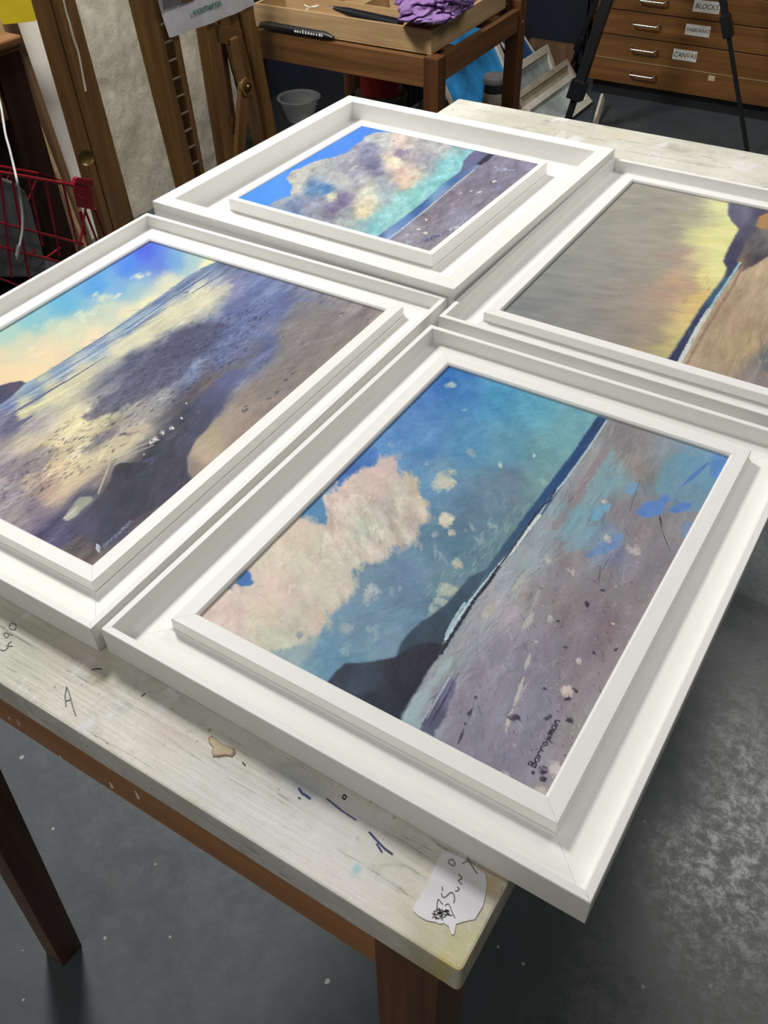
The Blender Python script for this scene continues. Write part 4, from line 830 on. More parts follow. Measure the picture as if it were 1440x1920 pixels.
A.region(P_('704,448 712,440 740,420 790,382 830,345 862,322 880,310 896,296 930,284 928,292 900,306 880,322 850,346 800,390 760,424 735,446 722,452'), S('710,444,66,92,146;780,390,58,100,156;850,338,66,108,164;895,302,96,130,180;760,418,96,134,190;728,448,130,156,200;830,362,110,148,190'), .0005, .005, 1, 63, nd=250, ln=.01, wd=.0008)
A.region(P_('848,335 852,330 862,326 866,314 869,302 878,292 890,282 896,278 930,286 920,294 896,306 872,322 860,332'), S('870,310,96,104,140;890,290,104,104,142;915,290,88,88,124'), .0005, .004, 1, 64)
A.region(P_('893,308 900,302 912,292 920,286 930,287 916,300 902,310'), (54, 50, 66), .0006, .003, 1, 65)
A.line([(726, 450), (760, 424), (800, 392), (848, 352), (890, 318)], .0016, (184, 198, 214), .7, 8, .5); A.line([(735, 450), (770, 424), (812, 392), (850, 358)], .0008, (90, 90, 120), .6)
for x, y, L, W_ in [(926, 340, .006, .0022), (898, 360, .0065, .0022), (864, 362, .003, .0014), (848, 383, .0018, .001), (860, 374, .0012, .0008), (798, 437, .004, .003), (786, 430, .004, .002), (930, 314, .0025, .0012), (884, 358, .003, .001), (856, 426, .004, .0022), (844, 430, .004, .0015), (765, 440, .004, .0015), (756, 428, .003, .0012), (800, 412, .005, .0012)]:
    A.blob(x, y, -.2, L, W_, (222, 220, 206), .9, 3, L * .2)
for x, y, c in [(956, 317, (140, 160, 204)), (938, 352, (140, 140, 188)), (944, 318, (170, 184, 206)), (800, 446, (116, 118, 172)), (852, 400, (156, 156, 186)), (770, 452, (150, 166, 186)), (820, 440, (140, 144, 180))]:
    A.blob(x, y, 0, .006, .0025, c, .7, 5, .003)
for _ in range(220):
    t = rr.random(); x = 750 + 120 * t + rr.normal() * 16; y = 452 - 44 * t + rr.normal() * 14
    A.blob(x, y, rr.normal() * .5, .0022, .0006, [(206, 204, 210), (96, 90, 116), (150, 150, 186)][int(rr.random() * 3)], .8, 1)
for st_ in sig_pts('arrow', 798, 455, 826, 442, 4): A.line(st_, .0008, (66, 66, 120), .9, 3, .2)
A.build('cumulus over beach', tA)

# ---- D: grey dusk sky and sand, right frame
tD, cD, eaD, ebD = make_frame('white framed painting of grey sky with yellow glow over sand, rightmost of the four', (0.12621, 0.76753), -0.00315, 0.51058, 0.55785, 0.0280, .0063, T1 - .015, .0372, T1 - .0031, .0509, T1 - .0055, 0)
o_, w_, h_ = inner(cD, -0.00315, 0.51058, 0.55785, 0.0528)
D = Picture(o_, -0.00315, w_, h_, TZ + T1 - .0070, 0.0009, 41)
sd = S('''1190,350,150,147,136;1100,430,148,148,140;1000,540,134,137,134;960,580,128,132,132;1250,380,154,150,138;1300,370,160,154,138;1200,450,154,150,140;1150,500,146,144,136;1100,600,138,136,132;1200,560,164,146,132;1250,550,180,148,126;1270,480,172,148,132;1180,620,152,140,130;1220,640,164,148,124;1260,640,204,188,118;1290,600,222,194,116;1310,560,226,190,106;1290,540,190,158,128;1300,500,194,174,138;1330,450,226,220,138;1300,440,208,208,138;1360,430,226,222,142;1350,390,220,220,150;1330,520,226,215,128;1280,420,178,176,138;1350,500,228,225,145;1240,662,174,164,112;1050,500,142,144,138;1030,560,132,134,132;1230,420,158,152,138;1275,525,196,162,128;1345,470,228,226,142;1320,480,214,206,138;1330,400,196,194,146;1230,380,150,147,136;1265,425,154,150,138;1235,500,158,150,136;1200,510,152,148,136;1170,560,150,144,134;1150,620,146,140,134;1200,400,150,148,138;1260,360,154,150,138;1300,400,168,160,138;1280,385,156,150,138;1210,600,166,148,128;1120,520,146,144,138;1100,480,146,146,140;1245,460,160,150,136''')
PX, PY = D.warped(0.014, 0.016, 330, PI / 2 + .35, 3.0); D.col = D.field(sd, PX, PY, 12); D.marble(np.ones((D.ny, D.nx), np.float32), 14, .010, PI / 2 + .35, 3.5, (1, .9, .7), 5)
D.dabs(3000, .014, .0030, lambda x, y: PI / 2 + .35 + D.rng.normal() * .15, 5, .5, 3, .7)
D.dabs(600, .012, .0022, PI / 2 + .35, 7, .6, 4, 1, where=D.mask(P_('1240,380 1380,370 1380,560 1260,660 1200,640 1230,480'), PX, PY))
beachD = P_('1400,470 1380,510 1340,570 1300,640 1262,700 1500,900 1900,600 1700,420 1440,400')
bm_D = D.region(beachD, S('1300,650,184,158,128;1400,560,178,152,122;1440,520,190,164,128;1350,680,174,152,122;1440,680,110,114,124;1420,705,142,130,128;1400,640,180,154,110;1380,600,176,148,118;1600,600,170,152,128;1330,620,180,154,122;1440,620,170,148,118;1700,560,165,150,128;1370,660,178,152,112'), .0005, .005, 1, 61, jitter=7, nd=1800, ln=.012, wd=.0018, ang=.15, warp=.010)
D.marble(bm_D, 26, .010, .12, 4, (1, .95, .9), 6)
D.region(P_('1250,676 1268,650 1292,612 1312,580 1330,555 1352,526 1362,516 1392,488 1390,498 1366,530 1344,560 1320,598 1298,634 1278,668 1268,690'), S('1260,670,52,60,100;1300,610,50,62,108;1350,540,58,92,128;1385,496,84,142,166'), .0006, .004, 1, 62, nd=200, ln=.01, wd=.001)
D.region(P_('1366,378 1400,388 1500,400 1560,430 1440,480 1410,500 1390,498 1366,520 1356,522 1360,512 1363,502 1356,490 1362,474 1376,446 1386,430 1372,415 1365,402'), S('1375,395,96,94,124;1400,400,112,110,136;1380,470,70,66,100;1370,500,62,66,98;1420,400,74,74,98;1410,440,82,80,100'), .0008, .004, 1, 63, nd=200, ln=.006, wd=.002)
D.region(P_('1384,486 1392,470 1400,450 1420,430 1440,415 1600,420 1440,480 1400,505 1388,512'), S('1400,470,112,106,104;1420,450,96,92,100;1390,490,120,98,84;1440,430,124,118,112;1410,480,70,64,76'), .0016, .004, 1, 64, nd=250, ln=.004, wd=.0016, jitter=14)
D.region(P_('1416,424 1424,406 1436,400 1460,398 1480,420 1440,430 1424,428'), S('1430,412,176,128,72;1460,410,150,110,66'), .001, .004, 1, 65)
D.blob(1390, 488, 0, .006, .004, (132, 106, 86), .9, 5, .003)
D.line([(1388, 492), (1366, 526), (1344, 558), (1322, 596)], .0026, (150, 186, 198), .85, 8, .5); D.line([(1330, 580), (1308, 616), (1290, 650), (1272, 684)], .0042, (202, 210, 206), .9, 8, .4)
D.line([(1392, 500), (1372, 540), (1344, 584), (1312, 636), (1284, 690)], .0028, (150, 116, 100), .45, 8, .5)
for _ in range(90):
    D.blob(1280 + rr.random() * 200, 500 + rr.random() * 220, .1, .012 * rr.random() + .003, .0012, [(206, 176, 124), (146, 124, 110), (196, 168, 136)][int(rr.random() * 3)], .5, 1)
D.build('dusk over sand', tD, sat=.8)

# ------------------------------------------------------------------ plan chest
CY = 4.17; cx0, cx1 = -1.59, -0.30
ch = thing('plan_chest', ((cx0 + cx1) / 2, CY + .42, 0), 'oak plan chest with shallow labelled drawers and chrome handles on a black plinth', 'plan chest')
MB().box((cx0 + .03, CY + .035, 0), (cx1 - .03, CY + .80, .062)).build('plinth', 'plinth', ch)
MB().box((cx0, CY + .012, .062), (cx1, CY + .84, .90)).build('carcass', 'chest', ch, bevel=.002)
MB().box((cx0 - .01, CY - .01, .90), (cx1 + .01, CY + .85, .925)).build('chest_top', 'chest', ch, bevel=.003)
seams = [.064, .165, .260, .360, .460, .560, .660, .760, .860]
hx = [(1179, 1224, 143), (1176, 1232, 95), (1181, 1237, 48), (1204, 1241, 3)]
def d_handle(p0, p1, parent, out=.028, r=.0045, mat='chrome', drop=.006):
    a = Vector(p0); b = Vector(p1); n = Vector((0, -1, 0)); pts = [a]
    for k in range(5):
        t = k / 4 * PI / 2; pts.append(a + n * (out - .010) + n * math.sin(t) * .010 + (b - a).normalized() * (1 - math.cos(t)) * .010 + Vector((0, 0, -drop)) * k / 4)
    for k in range(5):
        t = (4 - k) / 4 * PI / 2; pts.append(b + n * (out - .010) + n * math.sin(t) * .010 - (b - a).normalized() * (1 - math.cos(t)) * .010 + Vector((0, 0, -drop)) * (4 - k) / 4)
    pts.append(b)
    return MB().tube(pts, r, 10).build('handle', mat, parent)
for i in range(8):
    z0, z1 = seams[i], seams[i + 1]
    d = MB().box((cx0 + .008, CY, z0 + .002), (cx1 - .008, CY + .014, z1 - .002)).build('drawer', 'chest', ch, bevel=.0015)
    zz = (z0 + z1) / 2 - .008
    if i < 4:
        q = on_y((hx[i][0] + hx[i][1]) / 2, hx[i][2], CY - .028); xm = q[0]; zz = min(max(q[2] + .004, z0 + .02), z1 - .02)
    else: xm = -1.28
    d_handle((xm - .058, CY, zz), (xm + .058, CY, zz), d)
    if i < 4: d_handle((cx1 + cx0 - xm - .058, CY, zz), (cx1 + cx0 - xm + .058, CY, zz), d)
    lab = {1: ((1284, 104), 'CANVAS', .052, .024), 2: ((1308, 57.5), 'FABRIANO', .052, .024), 3: ((1325, 13), 'BLOCKS', .055, .026)}.get(i)
    if lab:
        q = on_y(*lab[0], CY - .001); hw, hh = lab[2], lab[3] * .62
        l_ = MB().box((q[0] - hw, CY - .0012, q[2] - hh - .006), (q[0] + hw, CY, q[2] + hh + .006)).build('label', 'label', d)
        lettering(lab[1], 'lettering', (q[0], CY - .0016, q[2]), (1, 0, 0.02), (0, 0, 1), .020 if len(lab[1]) > 6 else .026, 'ink', d, shear=.2)
    if i == 0:
        q = on_y(1334, 147, CY - .001); MB().box((q[0] - .014, CY - .001, q[2] - .010), (q[0] + .014, CY, q[2] + .011)).build('sticker', 'tape', d)
MB().box((cx0 + .008, CY - .002, .163), (cx1 - .008, CY + .001, .1665)).build('edge_strip', 'ply', ch)

# ------------------------------------------------------------------ dark cupboard behind
cb = thing('cupboard', (-2.35, 4.65, 0), 'dark navy double-door cupboard standing left of the plan chest', 'cupboard')
MB().box((-3.1, 4.33, .0), (-1.66, 4.95, 1.7)).build('carcass', 'navy', cb, bevel=.003)
for x0, x1 in ((-3.09, -2.385), (-2.375, -1.67)):
    MB().box((x0, 4.312, .07), (x1, 4.33, 1.68)).build('door', 'navy', cb, bevel=.002)
MB().tube([(-2.42, 4.312, .95), (-2.42, 4.285, .95), (-2.42, 4.285, 1.07), (-2.42, 4.312, 1.07)], .005, 8).build('handle', 'chrome', cb)
tag(MB().box((-1.93, 4.28, 0), (-1.69, 4.30, .16)).build('brown_board', 'brown_ply'), 'small brown board leaning at the foot of the navy cupboard', 'board')

# ------------------------------------------------------------------ tripod
fR = Vector(at(1404, 302, 0)); fL = Vector(at(1052, 262, 0)); fB = Vector(at(1061, 150, 0))
apex = Vector((-1.215, 3.76, 1.20))
tp = thing('tripod', ((fR.x + fL.x) / 2, (fR.y + fB.y) / 2, 0), 'black tripod with telescopic legs standing in front of the plan chest', 'tripod')
for nm, f_, w0, joint in (('leg', fR, .024, on_y(1377, 155, 3.80)), ('leg', fL, .040, None), ('leg', fB, .022, None)):
    d = (apex - f_); tj = .38 if f_ is fR else .16
    j = f_ + d * tj
    l_ = MB().beam(j, apex, w0, w0 * .8, (0, 1, 0)).build('leg', 'black', tp, bevel=.002)
    MB().beam(f_ + d * .02, j + d * .1, w0 * .62, w0 * .5, (0, 1, 0)).build('lower_tube', 'black', l_, bevel=.001)
    MB().beam(j - d * .025, j + d * .035, w0 * 1.5, w0 * 1.35, (0, 1, 0)).build('clamp', 'black_gloss', l_, bevel=.003)
    MB().lathe(f_, [(0, 0), (.016, .0), (.018, .01), (.012, .03), (0, .03)], 14).build('rubber_foot', 'black', l_)
MB().tube([apex + Vector((0, 0, -.55)), apex + Vector((0, 0, .12))], .014, 14).build('centre_column', 'black', tp)
hub = apex + Vector((0, 0, -.50))
for f_ in (fR, fL, fB):
    MB().beam(hub, f_ + (apex - f_) * .62, .012, .008).build('brace', 'black', tp)
MB().lathe(apex, [(0, -.04), (.045, -.04), (.05, 0), (.045, .035), (0, .04)], 20).build('collar', 'black_gloss', tp)
MB().box(apex + Vector((-.05, -.04, .12)), apex + Vector((.05, .04, .18))).build('head', 'black', tp, bevel=.006)

# ------------------------------------------------------------------ side table with a compartment tray
A0 = math.radians(1.6)
def ST(u, v, z):    # u to the left, v away, from its near right corner
    return (-1.394 - u * math.cos(A0) - v * math.sin(A0) * 1.6, 2.458 - u * math.sin(A0) * 0 + v, z)
SH = .62; SW, SD = .745, .655
stb = thing('side_table', ST(SW / 2, SD / 2, 0), 'low brown wooden side table with open rails holding the plywood tray', 'table')
lw = .052
def bxT(u0, u1, v0, v1, z0, z1): return MB().hexa([ST(u0, v0, z0), ST(u1, v0, z0), ST(u1, v1, z0), ST(u0, v1, z0)], [ST(u0, v0, z1), ST(u1, v0, z1), ST(u1, v1, z1), ST(u0, v1, z1)])
for u0, v0, zt in ((0, 0, SH), (SW - lw, 0, SH), (0, SD - lw, SH + .022), (SW - lw, SD - lw, SH + .022)):
    bxT(u0, u0 + lw, v0, v0 + lw, 0, zt).build('leg', 'mahog_z', stb, bevel=.003)
bxT(lw, SW - lw, .006, .032, SH - .088, SH - .004).build('rail', 'mahog', stb, bevel=.002)
bxT(lw, SW - lw, SD - .03, SD - .006, SH - .088, SH - .004).build('rail', 'mahog', stb, bevel=.002)
bxT(.006, .030, lw, SD - lw, SH - .075, SH - .006).build('rail', 'mahog_y', stb, bevel=.002)
bxT(SW - .030, SW - .006, lw, SD - lw, SH - .075, SH - .006).build('rail', 'mahog_y', stb, bevel=.002)
bxT(.03, SW - .03, .10, .16, SH - .03, SH - .004).build('cross_slat', 'mahog', stb)
bxT(.03, SW - .03, .44, .50, SH - .03, SH - .004).build('cross_slat', 'mahog', stb)
bxT(.01, SW - .01, .02, SD - .01, .17, .19).build('lower_shelf', 'plinth', stb)
# tray
tx0, ty0 = -1.436, 2.487
def TR(u, v, z): return (tx0 - u - v * .055, ty0 + v, SH + z)
def bxR(u0, u1, v0, v1, z0, z1): return MB().hexa([TR(u0, v0, z0), TR(u1, v0, z0), TR(u1, v1, z0), TR(u0, v1, z0)], [TR(u0, v0, z1), TR(u1, v0, z1), TR(u1, v1, z1), TR(u0, v1, z1)])
tr = thing('compartment_tray', TR(.33, .27, 0), 'pale plywood tray divided into compartments on the brown side table', 'tray')
TWd, TDp, TH = .665, .55, .066
bxR(0, TWd, 0, TDp, 0, .006).build('bottom', 'ply', tr)
bxR(0, TWd, 0, .011, .006, TH).build('side_panel', 'ply', tr, bevel=.001); bxR(0, TWd, TDp - .011, TDp, .006, TH).build('side_panel', 'ply', tr, bevel=.001)
bxR(0, .011, .011, TDp - .011, .006, TH).build('side_panel', 'ply_y', tr, bevel=.001); bxR(TWd - .011, TWd, .011, TDp - .011, .006, TH).build('side_panel', 'ply_y', tr, bevel=.001)
bxR(.011, TWd - .011, .165, .172, .006, TH - .006).build('divider', 'ply', tr); bxR(.011, TWd - .011, .33, .337, .006, TH - .006).build('divider', 'ply', tr)
for u in (.20, .34, .52): bxR(u, u + .007, .172, TDp - .011, .006, TH - .006).build('divider', 'ply_y', tr)
bxR(.12, .127, .011, .165, .006, TH - .012).build('divider', 'ply_y', tr)
# things in the tray
kn = thing('craft_knife', TR(.26, .07, .006), 'black-handled craft knife with a silver tip lying in the front compartment', 'knife')
kp = [Vector(TR(.40, .085, .062)), Vector(TR(.34, .08, .058)), Vector(TR(.25, .075, .052)), Vector(TR(.14, .06, .050))]
MB().tube(kp, [.006, .013, .016, .017], 12).build('handle', 'black_gloss', kn)
MB().tube([Vector(TR(.425, .088, .064)), kp[0]], [.0015, .005], 8).build('tip', 'chrome', kn)
tag(MB().tube([TR(.47 + .02 * math.cos(t * .9), .06 + .03 * math.sin(t * .9), .034 + .003 * t) for t in range(14)], .0025, 6).build('twine', 'cream'), 'loop of cream twine lying in the tray beside the knife', 'twine')
tag(MB().tube([TR(.20, .10, .030), TR(.13, .08, .034)], .012, 10).build('eraser', 'label'), 'pale stub of eraser beneath the craft knife', 'eraser')
tag(MB().box(TR(.60, .19, .006), TR(.54, .31, .03)).build('brush_case', 'clear', bevel=.003), 'small clear plastic box in the left compartment of the tray', 'box')
# flat black marker case on the rail
bc = thing('marker_case', ST(.52, .012, SH - .004), 'slim black case with worn white lettering on the rail before the tray', 'case')
q0 = on_y(486, 48, 2.462); q1 = on_y(622, 70, 2.462)
MB().tube([(q0[0], 2.470, SH + .012), (q0[0] + .03, 2.470, SH + .013), (q1[0] - .03, 2.470, SH + .011), (q1[0], 2.470, SH + .007)], [.008, .0125, .012, .007], 10).build('body', 'black', bc)
rq = random.Random(8)
for k in range(11):
    x = q0[0] + .145 + k * .0105; h = .004 + .004 * rq.random()
    MB().box((x, 2.4570, SH + .012 - h * .3), (x + .004 + .004 * rq.random(), 2.4578, SH + .012 + h)).build('worn_print', 'label', bc)

# purple cloth, crumpled over the tray's corner
def crumple(name, c, r3, mat, seed, folds=9, base=None):
    bm = bmesh.new(); bmesh.ops.create_icosphere(bm, subdivisions=6, radius=1)
    rnd = random.Random(seed); off = Vector((rnd.random() * 9, rnd.random() * 9, rnd.random() * 9))
    for v in bm.verts:
        d = v.co.normalized(); n1 = mnoise.noise(d * 1.6 + off); n2 = abs(mnoise.noise(Vector((d.x * 1.4, d.y * 3.4, d.z * 2.2)) + off * 2 + Vector((n1, n1, n1)) * 1.6)); n3 = abs(mnoise.noise(d * 5 + off))
        k = 1 + .35 * n1 - .34 * (1 - min(1, n2 * 4.0)) ** 2 + .10 * n3
        z = d.z * k * r3[2]
        if z < 0: z *= .55
        v.co = Vector((c[0] + d.x * k * r3[0], c[1] + d.y * k * r3[1], c[2] + z))
    b = base or (c[0], c[1], c[2] - r3[2] * .6)
    for v in bm.verts: v.co -= Vector(b)
    me = bpy.data.meshes.new(name); bm.to_mesh(me); bm.free()
    for p in me.polygons: p.use_smooth = True
    me.materials.append(MAT[mat]); o = bpy.data.objects.new(name, me); COL.objects.link(o); o.location = b; o['_base'] = tuple(float(x) for x in b); return o
tag(crumple('purple_cloth', TR(.045, .10, .105), (.10, .13, .062), 'purple', 5), 'crumpled purple cloth bundled over the right corner of the tray', 'cloth')

# ------------------------------------------------------------------ clutter on the lower shelf
zs = .19
def onshelf(px, py, dz=0): p = at(px, py, zs + dz); return (p[0], p[1], zs + dz)
def pot(name, base, prof, mat, label, cat, extra=()):
    t = thing(name, base, label, cat); MB().lathe(base, prof, 36).build('body', mat, t)
    for nm, pr, m_ in extra: MB().lathe(base, pr, 36).build(nm, m_, t)
    return t
b_ = at(564, 226, .175); b_ = (b_[0], b_[1], .175)
pot('plastic_bowl', b_, [(0, .0), (.045, .0), (.052, .006), (.078, .085), (.086, .088), (.084, .091), (.074, .088), (.048, .008), (0, .005)], 'clear', 'clear plastic bowl on the black lidded box left of the side table', 'bowl')
b_ = (-1.928, 2.965, zs)
pot('paint_pail', b_, [(0, 0), (.085, 0), (.092, .01), (.096, .10), (.1, .105), (.1, .112), (0, .112)], 'pail', 'grimy grey lidded paint pail with a red tin standing on it', 'pail', [('paper_label', [(.0945, .02), (.0965, .075)], 'jar_label')])
b_ = (b_[0], b_[1], zs + .113)
pot('paint_tin', b_, [(0, 0), (.078, 0), (.078, .12), (.082, .125), (.082, .13), (0, .13)], 'pail_red', 'red paint tin standing on top of the grimy grey pail', 'tin')
b_ = (-1.73, 2.80, zs); pot('mixing_bowl', b_, [(0, 0), (.05, 0), (.06, .01), (.10, .08), (.098, .084), (.055, .014), (0, .008)], 'pail', 'grey mixing bowl beside the pail near the right leg', 'bowl')
tag(crumple('plastic_bag', (b_[0] + .02, b_[1] + .18, zs + .040), (.07, .07, .07), 'grey_cloth', 9), 'crumpled grey plastic bag behind the mixing bowl', 'bag')
tt = thing('pencil_tray', (-2.071, 2.96, zs), 'black plastic tray of pencils and scrap behind the clear bowl', 'tray')
MB().box((-2.125, 2.86, zs), (-2.035, 3.06, zs + .006)).build('bottom', 'black', tt)
for a, b in (((-2.125, 2.86, zs), (-2.035, 2.866, zs + .05)), ((-2.125, 3.054, zs), (-2.035, 3.06, zs + .05)), ((-2.125, 2.86, zs), (-2.122, 3.06, zs + .05)), ((-2.038, 2.86, zs), (-2.035, 3.06, zs + .05))):
    MB().box(a, b).build('side', 'black', tt)
for k, (x0, y0, x1, y1, m_) in enumerate(((-2.116, 2.90, -2.048, 3.00, 'mahog'), (-2.111, 2.88, -2.044, 2.95, 'pail_red'), (-2.120, 2.95, -2.058, 3.04, 'mahog'), (-2.103, 2.92, -2.053, 3.03, 'brown_ply'))):
    tag(MB().tube([(x0, y0, zs + .014 + k * .009), (x1, y1, zs + .030 + k * .008)], .0045, 6).build('pencil', m_), ['brown pencil at the bottom of the black tray', 'red pencil in the black tray', 'brown pencil lying furthest back in the black tray', 'short dark pencil on top of the others in the black tray'][k], 'pencil', 'pencils in the black tray')
pl_ = MB(); pl_.box((-1.93, 3.075, zs), (-1.87, 3.085, zs + .30))
tag(MB().prism([(-1.97 + .05 * math.cos(a), 3.09, zs + .27 + .04 * math.sin(a)) for a in [k * PI / 10 for k in range(20)]], (0, 1, 0), .006).build('disc_stencil', 'grey_plastic'), 'round charcoal stencil disc propped behind the black tray', 'stencil')
pl_.build('metal_ruler', 'grey_plastic'); tag(bpy.data.objects['metal_ruler'], 'upright dull metal ruler at the back of the shelf', 'ruler')
cr_ = thing('storage_box', (-2.34, 3.0, 0), 'low black lidded storage box under the clear plastic bowl', 'box')
MB().box((-2.50, 2.66, 0), (-2.19, 3.36, .15)).build('body', 'black', cr_, bevel=.008); MB().box((-2.51, 2.645, .15), (-2.178, 3.375, .174)).build('lid', 'black', cr_, bevel=.006)
cr_ = thing('storage_crate', (-2.5, 3.6, 0), 'tall dark navy crate with a rolled rim behind the lidded box', 'crate')
MB().box((-2.95, 3.42, 0), (-2.20, 3.80, .62)).build('body', 'navy', cr_, bevel=.01)
MB().tube([(-2.95, 3.42, .62), (-2.20, 3.42, .62), (-2.20, 3.80, .62), (-2.95, 3.80, .62)], .012, 8, closed=True).build('rim', 'black_gloss', cr_)

# ------------------------------------------------------------------ jar
jb = at(922, 262, 0); jb = (jb[0], jb[1], 0); jt = on_y(924, 140, jb[1])[2]; jr = .046
j = thing('jar', jb, 'dark jar with grey screw lid and beige label behind the work table', 'jar')
MB().lathe(jb, [(0, 0), (jr - .004, 0), (jr, .006), (jr, jt - .05), (jr - .003, jt - .028), (0, jt - .028)], 36).build('body', 'jar_dark', j)
MB().lathe(jb, [(jr + .0005, .03), (jr + .0012, .031), (jr + .0012, jt - .062), (jr + .0005, jt - .061)], 36).build('paper_label', 'jar_label', j)
MB().lathe(jb, [(0, jt - .028), (jr + .001, jt - .028), (jr + .002, jt - .025), (jr + .002, jt - .004), (jr - .001, jt), (0, jt)], 36).build('lid', 'lid', j)

# ------------------------------------------------------------------ framed pictures leaning on the floor
def leaner(corner_pts, normal, th, fw, mat_p, mat_f, label, group=None):
    """corner_pts: bottom-near, bottom-far, top-far, top-near (3D); framed panel"""
    P = [Vector(p) for p in corner_pts]; n = Vector(normal).normalized(); c = sum(P, Vector()) / 4
    t = thing('leaning_picture', (c.x, c.y, min(p.z for p in P)), label, 'painting', group)
    def ins(d):
        out = []
        for i in range(4):
            a = (P[(i + 1) % 4] - P[i]).normalized(); b = (P[i - 1] - P[i]).normalized(); out.append(P[i] + a * d + b * d)
        return out
    I = ins(fw)
    for i in range(4):
        j_ = (i + 1) % 4; MB().prism([P[i], P[j_], I[j_], I[i]], n, th).build('frame_rail', mat_f, t, bevel=.0015)
    MB().prism(I, n, th * .4).build('painted_panel', mat_p, t)
    return t
nx = (0.80, 0, 0.60)
def lean(x, y0, y1, L, slope, zb=0.0):
    # standing on the long edge (x, y0..y1), leaning back towards -X by slope
    dx = -L * math.sin(slope); dz = L * math.cos(slope)
    return [(x, y0, zb), (x, y1, zb), (x + dx, y1, zb + dz), (x + dx, y0, zb + dz)], (math.cos(slope), 0, math.sin(slope))
c_, n_ = lean(-1.86, 3.46, 4.02, .42, .55); leaner(c_, n_, .020, .035, 'blue1', 'cream', 'bright blue painting in a white frame leaning behind the side table', 'pictures stacked on the floor')
c_, n_ = lean(-1.80, 4.06, 4.265, .50, .75); leaner(c_, n_, .010, .008, 'blue2', 'white_board', 'deep blue unframed canvas with a thin white edge behind the others', 'pictures stacked on the floor')
c_, n_ = lean(-1.67, 3.55, 4.10, .22, .5); leaner(c_, n_, .022, .03, 'pale_paint', 'cream', 'low white frame leaning nearest the side table leg', 'pictures stacked on the floor')
c_, n_ = lean(-1.58, 3.60, 4.14, .17, .7); leaner(c_, n_, .022, .025, 'raw', 'raw', 'narrow greyish wooden frame back between two white frames', 'pictures stacked on the floor')
c_, n_ = lean(-1.50, 3.56, 4.04, .16, .9); leaner(c_, n_, .020, .028, 'pale_paint', 'cream', 'small pale misty picture lying lowest beside the tripod leg', 'pictures stacked on the floor')
fk = MB(); fk.beam((-1.37, 3.78, .012), (-1.43, 4.00, .055), .03, .012, (1, 0, .3)); tag(fk.build('frame_offcut', 'cream'), 'cream frame offcut propped by the tripod foot', 'offcut')

# ------------------------------------------------------------------ wrapped white board leaning on the left wall
wb = thing('wrapped_board', (-2.85, 2.6, 0), 'large white board wrapped in bubble wrap leaning against the left wall', 'board')
def WB(y, s, o=0): return (-2.52 - .30 * s + o, y, 1.75 * s)      # s 0..1 up the leaning board
def quadslab(y0, y1, s0, s1, th, o): return [WB(y0, s0, o), WB(y1, s0, o), WB(y1, s1, o), WB(y0, s1, o)], th
MB().prism([WB(1.93, 0), WB(2.84, 0), WB(2.84, 1), WB(1.93, 1)], (-1, 0, -.17), .03).build('panel', 'white_board', wb, bevel=.002)
g = MB(); NY, NZ = 110, 150; vs = []; fs = []
for a in range(NY + 1):
    for b in range(NZ + 1):
        y = 2.10 + .76 * a / NY; s_ = b / NZ * 1.0
        n1 = mnoise.fractal(Vector((y * 5, s_ * 9, 1.3)), 1.0, 2.0, 4); n2 = abs(mnoise.noise(Vector((y * 26 + s_ * 8, s_ * 40 - y * 5, 4.0))))
        p = WB(y, s_, .008 + .006 * n1 + .0025 * n2); vs.append(p)
for a in range(NY):
    for b in range(NZ):
        i0 = a * (NZ + 1) + b; fs.append((i0, i0 + NZ + 1, i0 + NZ + 2, i0 + 1))
g.add(vs, fs); g.smooth = True; g.build('bubble_wrap', 'bubble', wb)
# strips of board beside it
tag(MB().beam((-2.49, 1.90, 0), (-2.60, 1.90, 1.0), .05, .02, (0, 1, 0)).build('brown_board', 'brown_ply'), 'tall narrow brown board standing between the desk leg and the white board', 'board')
tag(MB().beam((-2.42, 1.83, 0), (-2.50, 1.80, .75), .045, .014, (0, 1, 0)).build('tan_board', 'ply'), 'pale tan strip of board leaning just behind the desk leg', 'board')
q = [on_x(-14, 48, -2.50), on_x(66, 40, -2.50), on_x(92, 8, -2.50), on_x(86, -60, -2.50), on_x(-40, -60, -2.50)]
tag(MB().prism(q, (-1, 0, -.1), .004).build('yellow_card', 'yellow'), 'yellow card in front of the white board at the top left', 'card')

# ------------------------------------------------------------------ easel: post, ratchet mast and hinged frame
XE = -2.0
def E_(px, py, X=XE): return Vector(on_x(px, py, X))
ez = thing('studio_easel', (XE, 2.2, 0), 'varnished wooden studio easel with ratchet mast and brass knob by the left wall', 'easel')
def post(y0t, y1t, y0b, y1b, X, thick, name, mat='easel', zt=1.6, zb=0.0, zr0=.2, zr1=.8):
    # edge positions given at two heights, continued up and down
    def ex(a, b, z): return b + (a - b) * (z - zr0) / (zr1 - zr0)
    lo = [(X, ex(y0t, y0b, zb), zb), (X, ex(y1t, y1b, zb), zb)]; hi = [(X, ex(y0t, y0b, zt), zt), (X, ex(y1t, y1b, zt), zt)]
    f = lambda L: [(L[0][0], L[0][1], L[0][2]), (L[1][0], L[1][1], L[1][2]), (L[1][0] - thick, L[1][1], L[1][2]), (L[0][0] - thick, L[0][1], L[0][2])]
    return MB().hexa(f(lo), f(hi)).build(name, mat, ez, bevel=.003)
